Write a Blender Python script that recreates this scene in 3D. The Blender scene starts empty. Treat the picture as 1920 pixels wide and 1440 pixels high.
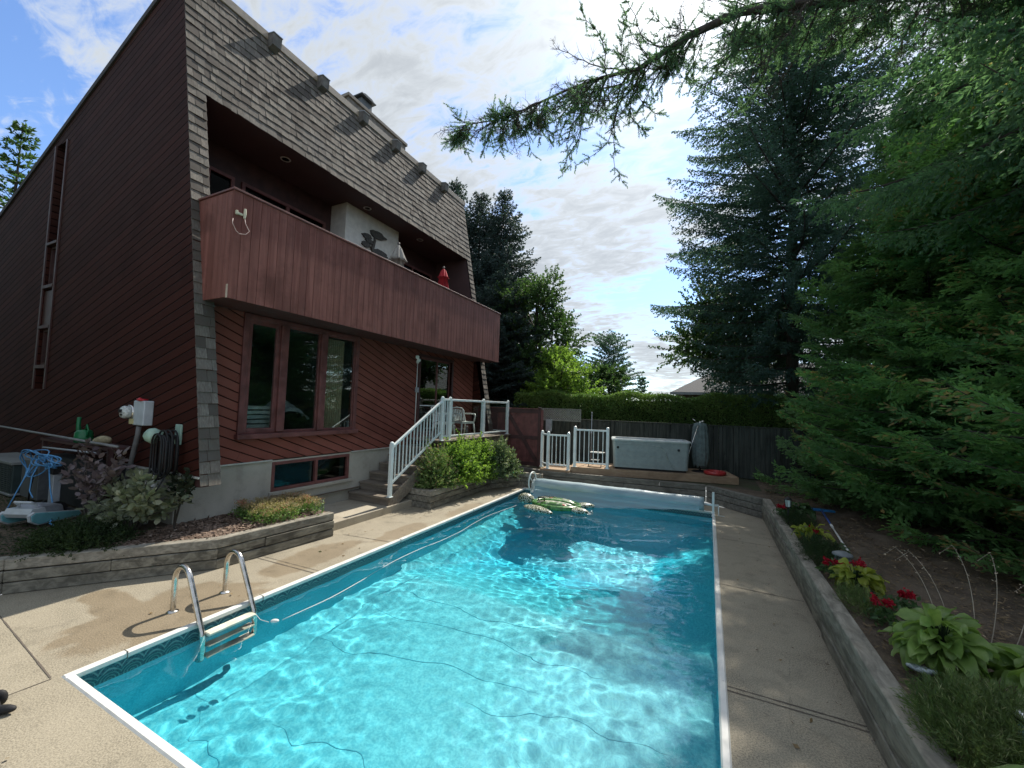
import bpy, math, random
import numpy as np
from mathutils import Matrix, Vector
S = bpy.context.scene
COL = S.collection
R = math.radians
# ------------------------------------------------------------------ camera
cam = bpy.data.cameras.new('camera'); camo = bpy.data.objects.new('camera', cam); COL.objects.link(camo); S.camera = camo
yaw, pit, rol = -0.45188, 0.055169, 0.03238
f_ = np.array([math.sin(yaw)*math.cos(pit), math.cos(yaw)*math.cos(pit), math.sin(pit)])
r_ = np.array([math.cos(yaw), -math.sin(yaw), 0]); u_ = np.cross(r_, f_)
rr = r_*math.cos(rol)+u_*math.sin(rol); uu = -r_*math.sin(rol)+u_*math.cos(rol)
camo.matrix_world = Matrix(((rr[0], uu[0], -f_[0], 0), (rr[1], uu[1], -f_[1], 0), (rr[2], uu[2], -f_[2], 2.35), (0, 0, 0, 1)))
cam.sensor_width = 36; cam.lens = 760.859/1920*36; cam.clip_start = .05; cam.clip_end = 3000
# ------------------------------------------------------------------ sky and sun
SUN_AZ, SUN_EL = R(2.5), R(50)
sun_dir = Vector((math.sin(SUN_AZ)*math.cos(SUN_EL), math.cos(SUN_AZ)*math.cos(SUN_EL), math.sin(SUN_EL)))
W = bpy.data.worlds.new('World'); S.world = W; W.use_nodes = True
nt = W.node_tree; N = nt.nodes; L = nt.links
bg = N['Background']
sky = N.new('ShaderNodeTexSky'); sky.sky_type = 'NISHITA'; sky.sun_disc = False
sky.sun_elevation = SUN_EL; sky.sun_rotation = SUN_AZ; sky.dust_density = .6
def wn(t, **k):
    n = N.new(t)
    for a, b in k.items(): setattr(n, a, b)
    return n
def wmath(op, a, b=None, c=None):
    n = wn('ShaderNodeMath', operation=op)
    for i, v in enumerate((a, b, c)):
        if v is None: continue
        if isinstance(v, (int, float)): n.inputs[i].default_value = v
        else: L.new(v, n.inputs[i])
    return n.outputs[0]
tc = wn('ShaderNodeTexCoord'); nrm = wn('ShaderNodeVectorMath', operation='NORMALIZE'); L.new(tc.outputs['Generated'], nrm.inputs[0])
sp = wn('ShaderNodeSeparateXYZ'); L.new(nrm.outputs[0], sp.inputs[0])
zz = wmath('ADD', wmath('MAXIMUM', sp.outputs['Z'], 0.0), 0.13)
px = wmath('DIVIDE', sp.outputs['X'], zz); py = wmath('DIVIDE', sp.outputs['Y'], zz)
cb = wn('ShaderNodeCombineXYZ'); L.new(px, cb.inputs[0]); L.new(py, cb.inputs[1])
def wnoise(scale, detail, rough, dist, off, sc=(1, 1, 1), rot=0):
    mp = wn('ShaderNodeMapping'); mp.inputs['Location'].default_value = off; mp.inputs['Scale'].default_value = sc; mp.inputs['Rotation'].default_value = (0, 0, rot)
    L.new(cb.outputs[0], mp.inputs[0])
    n = wn('ShaderNodeTexNoise'); n.inputs['Scale'].default_value = scale; n.inputs['Detail'].default_value = detail
    n.inputs['Roughness'].default_value = rough; n.inputs['Distortion'].default_value = dist; L.new(mp.outputs[0], n.inputs['Vector'])
    return n.outputs[0]
def wramp(v, a, b):
    n = wn('ShaderNodeMapRange', interpolation_type='SMOOTHSTEP'); n.inputs['From Min'].default_value = a; n.inputs['From Max'].default_value = b
    L.new(v, n.inputs['Value']); return n.outputs[0]
big = wnoise(.75, 3, .5, .3, (3.1, 1.7, 0), (1, 1.25, 1))
mid = wnoise(2.6, 8, .62, .5, (0.4, 5.2, 0), (1, 1.5, 1), .5)
fine = wnoise(8.5, 8, .62, .7, (8, 2, 0), (1, 1.9, 1), .6)
dens = wmath('ADD', wmath('ADD', wmath('MULTIPLY', big, 1.15), wmath('MULTIPLY', mid, .62)), wmath('MULTIPLY', fine, .58))
cov = wramp(dens, .98, 1.25)
thick = wramp(dens, 1.0, 1.4)
dt = wn('ShaderNodeVectorMath', operation='DOT_PRODUCT'); L.new(nrm.outputs[0], dt.inputs[0]); dt.inputs[1].default_value = sun_dir
glow = wmath('POWER', wmath('MAXIMUM', dt.outputs['Value'], 0.0), 14.0)
glow2 = wmath('POWER', wmath('MAXIMUM', dt.outputs['Value'], 0.0), 90.0)
# cloud radiance: sunlit white, thicker parts greyer, brighter towards the sun
cl = wmath('ADD', wmath('MULTIPLY', thick, -1.7), 4.4)
cl = wmath('ADD', wmath('ADD', cl, wmath('MULTIPLY', glow, 2.2)), wmath('MULTIPLY', glow2, 8.0))
cc = wn('ShaderNodeVectorMath', operation='SCALE'); cc.inputs[0].default_value = (.93, .98, 1.0); L.new(cl, cc.inputs['Scale'])
hs = wn('ShaderNodeMix', data_type='RGBA', blend_type='MULTIPLY'); hs.inputs[0].default_value = 1
L.new(sky.outputs[0], hs.inputs[6]); hs.inputs[7].default_value = (.70, .84, 1.04, 1)
mx = wn('ShaderNodeMix', data_type='RGBA'); L.new(wmath('MULTIPLY', cov, .93), mx.inputs[0]); L.new(hs.outputs[2], mx.inputs[6]); L.new(cc.outputs[0], mx.inputs[7])
L.new(mx.outputs[2], bg.inputs[0]); bg.inputs[1].default_value = .145
sun = bpy.data.lights.new('sun', 'SUN'); suno = bpy.data.objects.new('sun', sun); COL.objects.link(suno)
sun.energy = 4.0; sun.angle = R(.5); sun.color = (1, .93, .82)
suno.rotation_euler = sun_dir.to_track_quat('Z', 'Y').to_euler()
sun.cycles.is_caustics_light = True
S.cycles.caustics_refractive = True; S.cycles.caustics_reflective = False
S.cycles.max_bounces = 8; S.cycles.transparent_max_bounces = 12; S.cycles.diffuse_bounces = 3; S.cycles.transmission_bounces = 6
S.cycles.sample_clamp_indirect = 4; S.cycles.use_denoising = True
S.view_settings.view_transform = 'Standard'; S.view_settings.look = 'None'; S.view_settings.gamma = 1
S.view_settings.use_curve_mapping = False; S.view_settings.exposure = .62
# ------------------------------------------------------------------ helpers
ORG = {}
def link(o): COL.objects.link(o); return o
def tag(o, label=None, cat=None, group=None, kind=None):
    if label: o['label'] = label
    if cat: o['category'] = cat
    if group: o['group'] = group
    if kind: o['kind'] = kind
    return o
def thing(name, label, cat, loc=(0, 0, 0), rz=0, group=None):
    o = link(bpy.data.objects.new(name, None)); o.location = loc; o.rotation_euler = (0, 0, rz); o.empty_display_size = .1
    tag(o, label, cat, group); ORG[o.name] = (Vector(loc), rz)
    return o
def origin(o):
    while o is not None and o.name not in ORG: o = o.parent
    return ORG[o.name] if o else (Vector((0, 0, 0)), 0)
def fin(name, me, m, parent, smooth, local):
    if m:
        for mm in (m if isinstance(m, (list, tuple)) else [m]): me.materials.append(mm)
    if parent is not None and not local:
        lo, rz = origin(parent); me.transform(Matrix.Rotation(-rz, 4, 'Z') @ Matrix.Translation(-lo))
    if smooth: me.shade_smooth()
    o = link(bpy.data.objects.new(name, me))
    if parent is not None: o.parent = parent
    return o
class MB:
    def __init__(s): s.v = []; s.f = []; s.mi = []; s.cur = 0
    def add(s, vs, fs):
        b = len(s.v); s.v += [tuple(v) for v in vs]; s.f += [tuple(i+b for i in f) for f in fs]; s.mi += [s.cur]*len(fs); return s
    def hexa(s, p):   # 8 points: bottom 4 ccw, top 4 ccw
        return s.add(p, [(3, 2, 1, 0), (4, 5, 6, 7), (0, 1, 5, 4), (1, 2, 6, 5), (2, 3, 7, 6), (3, 0, 4, 7)])
    def box(s, x0, x1, y0, y1, z0, z1):
        return s.hexa([(x0, y0, z0), (x1, y0, z0), (x1, y1, z0), (x0, y1, z0), (x0, y0, z1), (x1, y0, z1), (x1, y1, z1), (x0, y1, z1)])
    def cbox(s, c, size, M=None):
        h = [a/2 for a in size]; P = []
        for dz in (-1, 1):
            for dx, dy in ((-1, -1), (1, -1), (1, 1), (-1, 1)):
                v = Vector((dx*h[0], dy*h[1], dz*h[2]))
                if M is not None: v = M @ v
                P.append(Vector(c)+v)
        return s.hexa(P)
    def beam(s, a, b, w, h, up=(0, 0, 1)):  # box from a to b, width w (sideways), height h (towards up)
        a = Vector(a); b = Vector(b); d = (b-a); n = d.cross(Vector(up)).normalized(); u = n.cross(d.normalized())
        P = []
        for e in (-1, 1):
            for q, sg in ((a, -1), (b, -1), (b, 1), (a, 1)): P.append(q+n*(w/2*-sg)+u*(h/2*e))
        return s.hexa([P[0], P[3], P[2], P[1], P[4], P[7], P[6], P[5]][::1])
    def tube(s, pts, r, n=8, cap=True):
        pts = [Vector(p) for p in pts]; m = len(pts); rs = r if isinstance(r, (list, tuple)) else [r]*m
        b = len(s.v); prev = None
        for i, p in enumerate(pts):
            t = (pts[min(i+1, m-1)]-pts[max(i-1, 0)]).normalized()
            if prev is None:
                a = Vector((0, 0, 1)) if abs(t.z) < .9 else Vector((1, 0, 0)); nn = t.cross(a).normalized()
            else: nn = (prev-t*prev.dot(t)).normalized()
            prev = nn; bb = t.cross(nn)
            for k in range(n):
                an = 2*math.pi*k/n; s.v.append(tuple(p+(nn*math.cos(an)+bb*math.sin(an))*rs[i]))
        fs = []
        for i in range(m-1):
            for k in range(n): fs.append((b+i*n+k, b+i*n+(k+1) % n, b+(i+1)*n+(k+1) % n, b+(i+1)*n+k))
        if cap: fs.append(tuple(b+k for k in range(n))[::-1]); fs.append(tuple(b+(m-1)*n+k for k in range(n)))
        s.f += fs; s.mi += [s.cur]*len(fs); return s
    def lathe(s, prof, n=20, c=(0, 0, 0), M=None):
        b = len(s.v); c = Vector(c)
        for (r, z) in prof:
            for k in range(n):
                a = 2*math.pi*k/n; v = Vector((r*math.cos(a), r*math.sin(a), z))
                if M is not None: v = M @ v
                s.v.append(tuple(c+v))
        fs = []
        for i in range(len(prof)-1):
            for k in range(n): fs.append((b+i*n+k, b+i*n+(k+1) % n, b+(i+1)*n+(k+1) % n, b+(i+1)*n+k))
        if prof[0][0] > 1e-4: fs.append(tuple(b+k for k in range(n))[::-1])
        if prof[-1][0] > 1e-4: fs.append(tuple(b+(len(prof)-1)*n+k for k in range(n)))
        s.f += fs; s.mi += [s.cur]*len(fs); return s
    def prism(s, poly, axis, a, b):  # poly in the two other axes, extruded a..b on axis
        P = []
        for q in (a, b):
            for (u, v) in poly: P.append({'x': (q, u, v), 'y': (u, q, v), 'z': (u, v, q)}[axis])
        n = len(poly); fs = [tuple(range(n))[::-1], tuple(range(n, 2*n))]+[(i, (i+1) % n, n+(i+1) % n, n+i) for i in range(n)]
        return s.add(P, fs)
    def nx(s): s.marks = getattr(s, 'marks', [(0, 0)]) if s.f else [(0, 0)]; (s.marks.append((len(s.v), len(s.f))) if s.f else None); return s
    def build_each(s, name, m=None, parent=None, **k):
        mk = sorted(set(getattr(s, 'marks', [(0, 0)])))+[(len(s.v), len(s.f))]; out = []
        for (v0, f0), (v1, f1) in zip(mk, mk[1:]):
            if f1 == f0: continue
            q = MB(); q.v = s.v[v0:v1]; q.f = [tuple(i-v0 for i in f) for f in s.f[f0:f1]]; q.mi = s.mi[f0:f1]; out.append(q.build(name, m, parent, **k))
        return out
    def quad(s, *p): return s.add(p, [tuple(range(len(p)))])
    def build(s, name, m=None, parent=None, smooth=False, local=False, bevel=0, fixn=True):
        me = bpy.data.meshes.new(name); me.from_pydata(s.v, [], s.f)
        if any(s.mi): me.polygons.foreach_set('material_index', s.mi)
        if fixn or bevel:
            import bmesh
            bm = bmesh.new(); bm.from_mesh(me)
            if fixn: bmesh.ops.recalc_face_normals(bm, faces=bm.faces[:])
            if bevel: bmesh.ops.bevel(bm, geom=[e for e in bm.edges if e.calc_face_angle(0) > .6], offset=bevel, segments=1, affect='EDGES', clamp_overlap=True)
            bm.to_mesh(me); bm.free()
        return fin(name, me, m, parent, smooth, local)
def nmesh(name, V, F, m, parent=None, smooth=False, local=False, attrs=None, mi=None):
    """V (n,3), F (k,4) or (k,3) numpy"""
    me = bpy.data.meshes.new(name); V = np.ascontiguousarray(V, np.float32); F = np.ascontiguousarray(F, np.int32)
    k, c = F.shape
    me.vertices.add(len(V)); me.vertices.foreach_set('co', V.ravel())
    me.loops.add(k*c); me.loops.foreach_set('vertex_index', F.ravel())
    me.polygons.add(k); me.polygons.foreach_set('loop_start', np.arange(0, k*c, c, dtype=np.int32))
    if mi is not None: me.polygons.foreach_set('material_index', np.asarray(mi, np.int32))
    if attrs:
        for a, d in attrs.items():
            at = me.attributes.new(a, 'FLOAT', 'POINT'); at.data.foreach_set('value', np.ascontiguousarray(d, np.float32))
    me.update(calc_edges=True)
    return fin(name, me, m, parent, smooth, local)
def copy_tree(o, parent=None):
    c = link(o.copy()); c.parent = parent
    for ch in o.children: copy_tree(ch, c)
    return c
# ------------------------------------------------------------------ materials
class Mt:
    def __init__(s, name, base=(.5, .5, .5), rough=.6, metal=0, spec=.5):
        s.m = bpy.data.materials.new(name); s.m.use_nodes = True; s.t = s.m.node_tree; s.b = s.t.nodes['Principled BSDF']
        s.set('Base Color', base); s.set('Roughness', rough); s.set('Metallic', metal); s.set('Specular IOR Level', spec)
        s.co = None; s.bumps = None
    def n(s, t, **k):
        x = s.t.nodes.new(t)
        for a, b in k.items(): setattr(x, a, b)
        return x
    def put(s, sock, v):
        if isinstance(v, (int, float)): sock.default_value = v
        elif isinstance(v, (tuple, list)): sock.default_value = (*v, 1) if len(v) == 3 and sock.type == 'RGBA' else tuple(v)
        else: s.t.links.new(v, sock)
    def set(s, k, v): s.put(s.b.inputs[k], v); return s
    def vec(s, sc=(1, 1, 1), rot=(0, 0, 0), loc=(0, 0, 0)):
        if s.co is None: s.co = s.n('ShaderNodeTexCoord').outputs['Object']
        m = s.n('ShaderNodeMapping'); m.inputs['Scale'].default_value = sc; m.inputs['Rotation'].default_value = rot; m.inputs['Location'].default_value = loc
        s.t.links.new(s.co, m.inputs[0]); return m.outputs[0]
    def noise(s, scale, detail=4, rough=.55, dist=0, **k):
        x = s.n('ShaderNodeTexNoise'); x.inputs['Scale'].default_value = scale; x.inputs['Detail'].default_value = detail
        x.inputs['Roughness'].default_value = rough; x.inputs['Distortion'].default_value = dist; s.t.links.new(s.vec(**k), x.inputs['Vector']); return x.outputs[0]
    def vor(s, scale, feature='F1', out=0, rnd=1, **k):
        x = s.n('ShaderNodeTexVoronoi', feature=feature); x.inputs['Scale'].default_value = scale; x.inputs['Randomness'].default_value = rnd; s.t.links.new(s.vec(**k), x.inputs['Vector']); return x.outputs[out]
    def math(s, op, a, b=0.0, c=None):
        x = s.n('ShaderNodeMath', operation=op); s.put(x.inputs[0], a); s.put(x.inputs[1], b)
        if c is not None: s.put(x.inputs[2], c)
        return x.outputs[0]
    def step(s, v, a, b, lo=0, hi=1):
        x = s.n('ShaderNodeMapRange', interpolation_type='SMOOTHSTEP'); s.put(x.inputs['Value'], v)
        for k, q in (('From Min', a), ('From Max', b), ('To Min', lo), ('To Max', hi)): x.inputs[k].default_value = q
        return x.outputs[0]
    def mix(s, f, a, b, mode='MIX'):
        x = s.n('ShaderNodeMix', data_type='RGBA', blend_type=mode); s.put(x.inputs[0], f); s.put(x.inputs[6], a); s.put(x.inputs[7], b); return x.outputs[2]
    def sep(s):
        x = s.n('ShaderNodeSeparateXYZ'); s.t.links.new(s.vec(), x.inputs[0]); return x.outputs
    def island(s): return s.n('ShaderNodeNewGeometry').outputs['Random Per Island']
    def objrnd(s): return s.n('ShaderNodeObjectInfo').outputs['Random']
    def attr(s, name): x = s.n('ShaderNodeAttribute'); x.attribute_name = name; return x.outputs['Fac']
    def bump(s, h, strength=.4, dist=.01):
        x = s.n('ShaderNodeBump'); x.inputs['Strength'].default_value = strength; x.inputs['Distance'].default_value = dist; s.put(x.inputs['Height'], h)
        if s.bumps is not None: s.t.links.new(s.bumps, x.inputs['Normal'])
        s.bumps = x.outputs[0]; s.t.links.new(x.outputs[0], s.b.inputs['Normal']); return s
def plain(name, c, rough=.5, metal=0, var=.12, sc=9, bump=.1):
    m = Mt(name, c, rough, metal); n = m.noise(sc, 5)
    d = tuple(a*(1-var*1.6) for a in c); h = tuple(min(1, a*(1+var)) for a in c)
    m.set('Base Color', m.mix(m.step(n, .3, .7), d, h)).set('Roughness', m.step(n, .2, .8, max(0, rough-.08), min(1, rough+.1)))
    if bump: m.bump(m.noise(sc*6, 3), bump, .004)
    return m.m
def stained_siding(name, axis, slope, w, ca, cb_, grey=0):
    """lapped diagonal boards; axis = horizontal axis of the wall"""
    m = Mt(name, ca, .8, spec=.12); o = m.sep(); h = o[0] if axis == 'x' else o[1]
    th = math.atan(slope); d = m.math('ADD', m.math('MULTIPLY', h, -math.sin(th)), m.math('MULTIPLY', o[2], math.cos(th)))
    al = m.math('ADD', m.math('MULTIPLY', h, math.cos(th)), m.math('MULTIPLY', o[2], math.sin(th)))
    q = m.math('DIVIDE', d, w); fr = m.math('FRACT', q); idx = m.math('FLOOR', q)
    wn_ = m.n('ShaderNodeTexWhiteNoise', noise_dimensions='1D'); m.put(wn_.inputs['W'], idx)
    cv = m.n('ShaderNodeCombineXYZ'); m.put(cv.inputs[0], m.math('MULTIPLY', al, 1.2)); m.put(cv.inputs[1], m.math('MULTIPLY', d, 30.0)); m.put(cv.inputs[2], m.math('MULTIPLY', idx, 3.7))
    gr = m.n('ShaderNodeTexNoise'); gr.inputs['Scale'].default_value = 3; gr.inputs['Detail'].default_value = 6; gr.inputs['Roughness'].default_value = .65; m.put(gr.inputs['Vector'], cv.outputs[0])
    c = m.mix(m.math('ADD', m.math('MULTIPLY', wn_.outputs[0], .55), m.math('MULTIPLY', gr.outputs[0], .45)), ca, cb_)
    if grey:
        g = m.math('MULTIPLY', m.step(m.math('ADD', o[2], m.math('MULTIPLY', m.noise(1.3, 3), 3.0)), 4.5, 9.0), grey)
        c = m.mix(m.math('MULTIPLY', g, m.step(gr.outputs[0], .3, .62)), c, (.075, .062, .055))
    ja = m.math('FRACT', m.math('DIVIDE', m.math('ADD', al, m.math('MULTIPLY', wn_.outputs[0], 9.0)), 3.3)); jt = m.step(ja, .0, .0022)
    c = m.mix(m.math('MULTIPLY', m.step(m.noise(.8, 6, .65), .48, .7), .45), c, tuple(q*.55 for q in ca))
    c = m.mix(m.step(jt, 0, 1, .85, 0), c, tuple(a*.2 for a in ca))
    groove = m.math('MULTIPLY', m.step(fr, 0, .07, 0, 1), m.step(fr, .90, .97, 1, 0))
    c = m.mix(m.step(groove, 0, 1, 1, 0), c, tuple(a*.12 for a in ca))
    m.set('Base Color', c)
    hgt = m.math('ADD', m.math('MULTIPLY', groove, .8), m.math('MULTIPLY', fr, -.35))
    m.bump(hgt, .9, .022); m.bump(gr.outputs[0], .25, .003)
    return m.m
def wood(name, a, b, axis=0, sc=1.0, rough=.75, per_island=True, bump=.35, al=1.1):
    m = Mt(name, a, rough, spec=.2); s3 = [18, 18, 18]; s3[axis] = al
    if per_island:
        ir = m.island(); mp = m.n('ShaderNodeVectorMath', operation='ADD'); cb3 = m.n('ShaderNodeCombineXYZ')
        m.put(cb3.inputs[0], m.math('MULTIPLY', ir, 31.0)); m.put(cb3.inputs[1], m.math('MULTIPLY', ir, 17.0)); m.put(cb3.inputs[2], m.math('MULTIPLY', ir, 11.0))
        m.put(mp.inputs[0], m.vec(sc=tuple(q*sc for q in s3))); m.put(mp.inputs[1], cb3.outputs[0])
        x = m.n('ShaderNodeTexNoise'); x.inputs['Scale'].default_value = 1; x.inputs['Detail'].default_value = 7; x.inputs['Roughness'].default_value = .62; x.inputs['Distortion'].default_value = .6; m.put(x.inputs['Vector'], mp.outputs[0]); g = x.outputs[0]
    else: ir = .5; g = m.noise(1, 7, .62, .6, sc=tuple(q*sc for q in s3))
    c = m.mix(m.step(g, .32, .68), a, b)
    st = m.noise(1.7, 5); c = m.mix(m.math('MULTIPLY', m.step(st, .5, .72), .55), c, tuple(q*.45 for q in a))
    bl = m.noise(5, 5, .7); c = m.mix(m.math('MULTIPLY', m.step(bl, .5, .68), .5 if bump >= .5 else .3), c, tuple(q*.5 for q in a))
    if per_island: c = m.mix(m.math('MULTIPLY', ir, .35), c, tuple(q*.55 for q in b))
    m.set('Base Color', c); m.bump(g, bump, .006)
    return m.m
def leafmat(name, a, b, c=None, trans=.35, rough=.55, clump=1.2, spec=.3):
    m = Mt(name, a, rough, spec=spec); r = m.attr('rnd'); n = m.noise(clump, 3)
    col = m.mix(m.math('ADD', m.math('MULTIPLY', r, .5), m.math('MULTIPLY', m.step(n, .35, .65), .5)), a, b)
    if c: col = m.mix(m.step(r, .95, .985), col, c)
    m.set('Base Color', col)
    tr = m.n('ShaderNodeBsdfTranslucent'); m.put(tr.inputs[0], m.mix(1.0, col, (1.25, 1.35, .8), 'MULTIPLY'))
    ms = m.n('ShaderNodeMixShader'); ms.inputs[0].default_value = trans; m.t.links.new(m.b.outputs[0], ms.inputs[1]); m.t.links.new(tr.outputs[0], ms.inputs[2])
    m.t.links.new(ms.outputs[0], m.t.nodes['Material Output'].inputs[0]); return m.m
def glass(name, tint=(.75, .85, .85), refl=.05, gc=.95):
    m = Mt(name); t = m.n('ShaderNodeBsdfTransparent'); m.put(t.inputs[0], tint); g = m.n('ShaderNodeBsdfGlossy'); g.inputs['Roughness'].default_value = 0; g.inputs[0].default_value = (gc*.94, gc, gc, 1)
    lw = m.n('ShaderNodeLayerWeight'); lw.inputs['Blend'].default_value = .5
    fac = m.math('ADD', m.math('MULTIPLY', m.math('POWER', lw.outputs['Facing'], 4.0), .9), refl)
    ms = m.n('ShaderNodeMixShader'); m.put(ms.inputs[0], fac); m.t.links.new(t.outputs[0], ms.inputs[1]); m.t.links.new(g.outputs[0], ms.inputs[2])
    m.t.links.new(ms.outputs[0], m.t.nodes['Material Output'].inputs[0]); return m.m
RED_A, RED_B = (.105, .04, .036), (.165, .066, .06)
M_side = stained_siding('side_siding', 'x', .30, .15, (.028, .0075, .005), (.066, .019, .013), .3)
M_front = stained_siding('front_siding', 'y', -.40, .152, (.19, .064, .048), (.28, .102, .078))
M_trim = plain('brown_trim', (.17, .064, .058), .5, var=.2, sc=5)
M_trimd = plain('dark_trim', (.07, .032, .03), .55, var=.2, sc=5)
M_mauve = plain('ceiling_paint', (.085, .05, .05), .7, var=.1, sc=2)
M_bal = wood('balcony_boards', (.185, .070, .056), (.31, .130, .106), 2, .7, .6, bump=.25)
def shingle_mat():
    m = Mt('cedar_shingles', (.3, .27, .24), .85, spec=.2); ir = m.island()
    v = m.noise(1, 6, .65, .4, sc=(45, 45, 4)); st = m.noise(1, 3, .5, 0, sc=(90, 90, 5))
    c = m.mix(m.step(ir, 0, 1), (.085, .076, .064), (.26, .243, .208)); c = m.mix(m.step(v, .35, .7), m.mix(.7, c, (.10, .085, .075)), c)
    c = m.mix(m.step(ir, .8, .95, 0, .35), c, (.17, .14, .12)); c = m.mix(m.math('MULTIPLY', m.step(m.noise(.9, 4), .5, .72), .5), c, (.13, .125, .12))
    m.set('Base Color', c); m.bump(st, .45, .004); return m.m
M_shing = shingle_mat()
def concrete(name, a, b, spec=True, speck=1.0, wet=False):
    m = Mt(name, a, .85); n1 = m.noise(1.3, 6, .6); n2 = m.noise(85, 3, .6); n3 = m.vor(95)
    c = m.mix(m.step(n1, .3, .7), a, b)
    c = m.mix(m.math('MULTIPLY', m.step(n2, .35, .62), .5*speck), c, tuple(min(1, q*1.55) for q in b))
    c = m.mix(m.math('MULTIPLY', m.step(n3, .08, .22, 1, 0), .5*speck), c, tuple(q*.5 for q in a))
    c = m.mix(m.math('MULTIPLY', m.step(m.noise(4.5, 5), .52, .7), .28), c, tuple(q*.55 for q in a))
    c = m.mix(m.math('MULTIPLY', m.step(m.vor(40), .06, .16, 1, 0), .45*speck), c, tuple(min(1, q*1.9) for q in b))
    ck = m.vor(.9, 'DISTANCE_TO_EDGE', 'Distance', loc=(.3, .2, 0)); ckn = m.math('ADD', ck, m.math('MULTIPLY', m.math('SUBTRACT', m.noise(9, 4), .5), .05)); c = m.mix(m.math('MULTIPLY', m.math('MULTIPLY', m.step(m.math('ABSOLUTE', ckn), .0, .004, 1, 0), m.step(m.noise(.7, 2, loc=(4, 2, 0)), .55, .62)), .4), c, tuple(q*.35 for q in a))
    if wet:
        o = m.sep(); nn = m.math('MULTIPLY', m.math('SUBTRACT', m.noise(1.9, 5, .6, .6), .5), 2.6); tot = None
        for (cx, cy, rx, ry) in ((-5.2, 2.55, .62, .9), (-6.0, 2.3, .5, .22), (-5.35, 4.3, .35, .9), (-5.0, 6.0, .25, .7), (-4.9, 8.0, .25, .8)):
            e = m.math('ADD', m.math('POWER', m.math('ABSOLUTE', m.math('DIVIDE', m.math('SUBTRACT', o[0], cx), rx)), 2.0), m.math('POWER', m.math('ABSOLUTE', m.math('DIVIDE', m.math('SUBTRACT', o[1], cy), ry)), 2.0))
            e = m.math('SUBTRACT', 1.0, e); tot = e if tot is None else m.math('MAXIMUM', tot, e)
        wf = m.step(m.math('ADD', tot, nn), -.12, .3)
        c = m.mix(m.math('MULTIPLY', wf, .55), c, m.mix(1.0, c, (.62, .50, .37), 'MULTIPLY')); m.set('Roughness', m.step(wf, 0, 1, .85, .55))
    m.set('Base Color', c); m.bump(n2, .5*speck, .004); return m.m
M_deck = concrete('pool_deck_aggregate', (.168, .147, .106), (.265, .234, .174), speck=1.5, wet=True)
M_found = concrete('foundation_concrete', (.34, .32, .27), (.45, .43, .37), speck=.25)
M_step = concrete('concrete_pad', (.30, .26, .20), (.40, .36, .28), speck=.6)
M_joint = plain('joint_filler', (.12, .10, .08), .9)
M_timber = wood('weathered_timber', (.095, .088, .072), (.33, .31, .25), 1, .8, .85, bump=.9, al=3.6)
M_timberx = wood('weathered_timber_cross', (.12, .115, .10), (.25, .24, .205), 0, 1, .85, bump=.7, al=3)
M_newwood = wood('new_cedar_board', (.34, .23, .145), (.48, .35, .23), 0, 1, .7)
M_stair = wood('stair_timber', (.16, .135, .11), (.30, .26, .21), 0, 1, .8)
M_fence = wood('fence_board', (.03, .038, .033), (.085, .095, .082), 2, .8, .85)
M_white = plain('white_powdercoat', (.76, .83, .82), .3, var=.05, sc=3, bump=0)
M_plastic = plain('white_plastic', (.72, .72, .68), .35, var=.06, sc=6, bump=0)
M_steel = plain('steel', (.62, .60, .56), .22, 1.0, var=.15, sc=14, bump=0)
M_flash = plain('flashing', (.62, .62, .58), .4, .3, var=.08)
M_tan = plain('tan_flashing', (.42, .35, .27), .5, var=.12)
M_black = plain('black_rubber', (.010, .010, .011), .65, var=.2)
M_dark = plain('dark_interior', (.02, .022, .022), .8, bump=0)
M_greyp = plain('grey_plastic', (.32, .35, .38), .4, var=.08, bump=0)
M_stucco = plain('white_stucco', (.76, .76, .71), .9, var=.06, sc=7, bump=.6)
M_glass = glass('window_glass', (.80, .86, .84), .13)
M_gdark = glass('dark_glass', (.30, .36, .36), .07)
M_soil = None
# ------------------------------------------------------------------ ground, deck, pool
PX0, PX1, PY0, PY1 = -4.75, .10, 1.60, 10.90
WL = -.10
def soil_mat():
    m = Mt('garden_soil', (.05, .035, .025), .95); n = m.noise(3.5, 6, .7); n2 = m.noise(60, 4, .7); v = m.vor(48, sc=(1, 1.6, 1))
    c = m.mix(m.step(n, .3, .7), (.075, .055, .038), (.15, .112, .078)); c = m.mix(m.math('MULTIPLY', m.step(n2, .5, .7), .6), c, (.26, .20, .14))
    c = m.mix(m.math('MULTIPLY', m.step(v, .05, .2, 1, 0), .5), c, (.03, .025, .016))
    m.set('Base Color', c); m.bump(n2, .8, .015); m.bump(n, .5, .05); return m.m
M_soil = soil_mat()
def grass_mat():
    m = Mt('lawn', (.05, .07, .03), .9); n = m.noise(2, 5); n2 = m.noise(50, 4)
    m.set('Base Color', m.mix(m.step(n, .3, .7), m.mix(n2, (.03, .045, .018), (.07, .09, .035)), (.075, .06, .04))); m.bump(n2, .8, .02); return m.m
M_lawn = grass_mat()
GZ = .42
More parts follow.
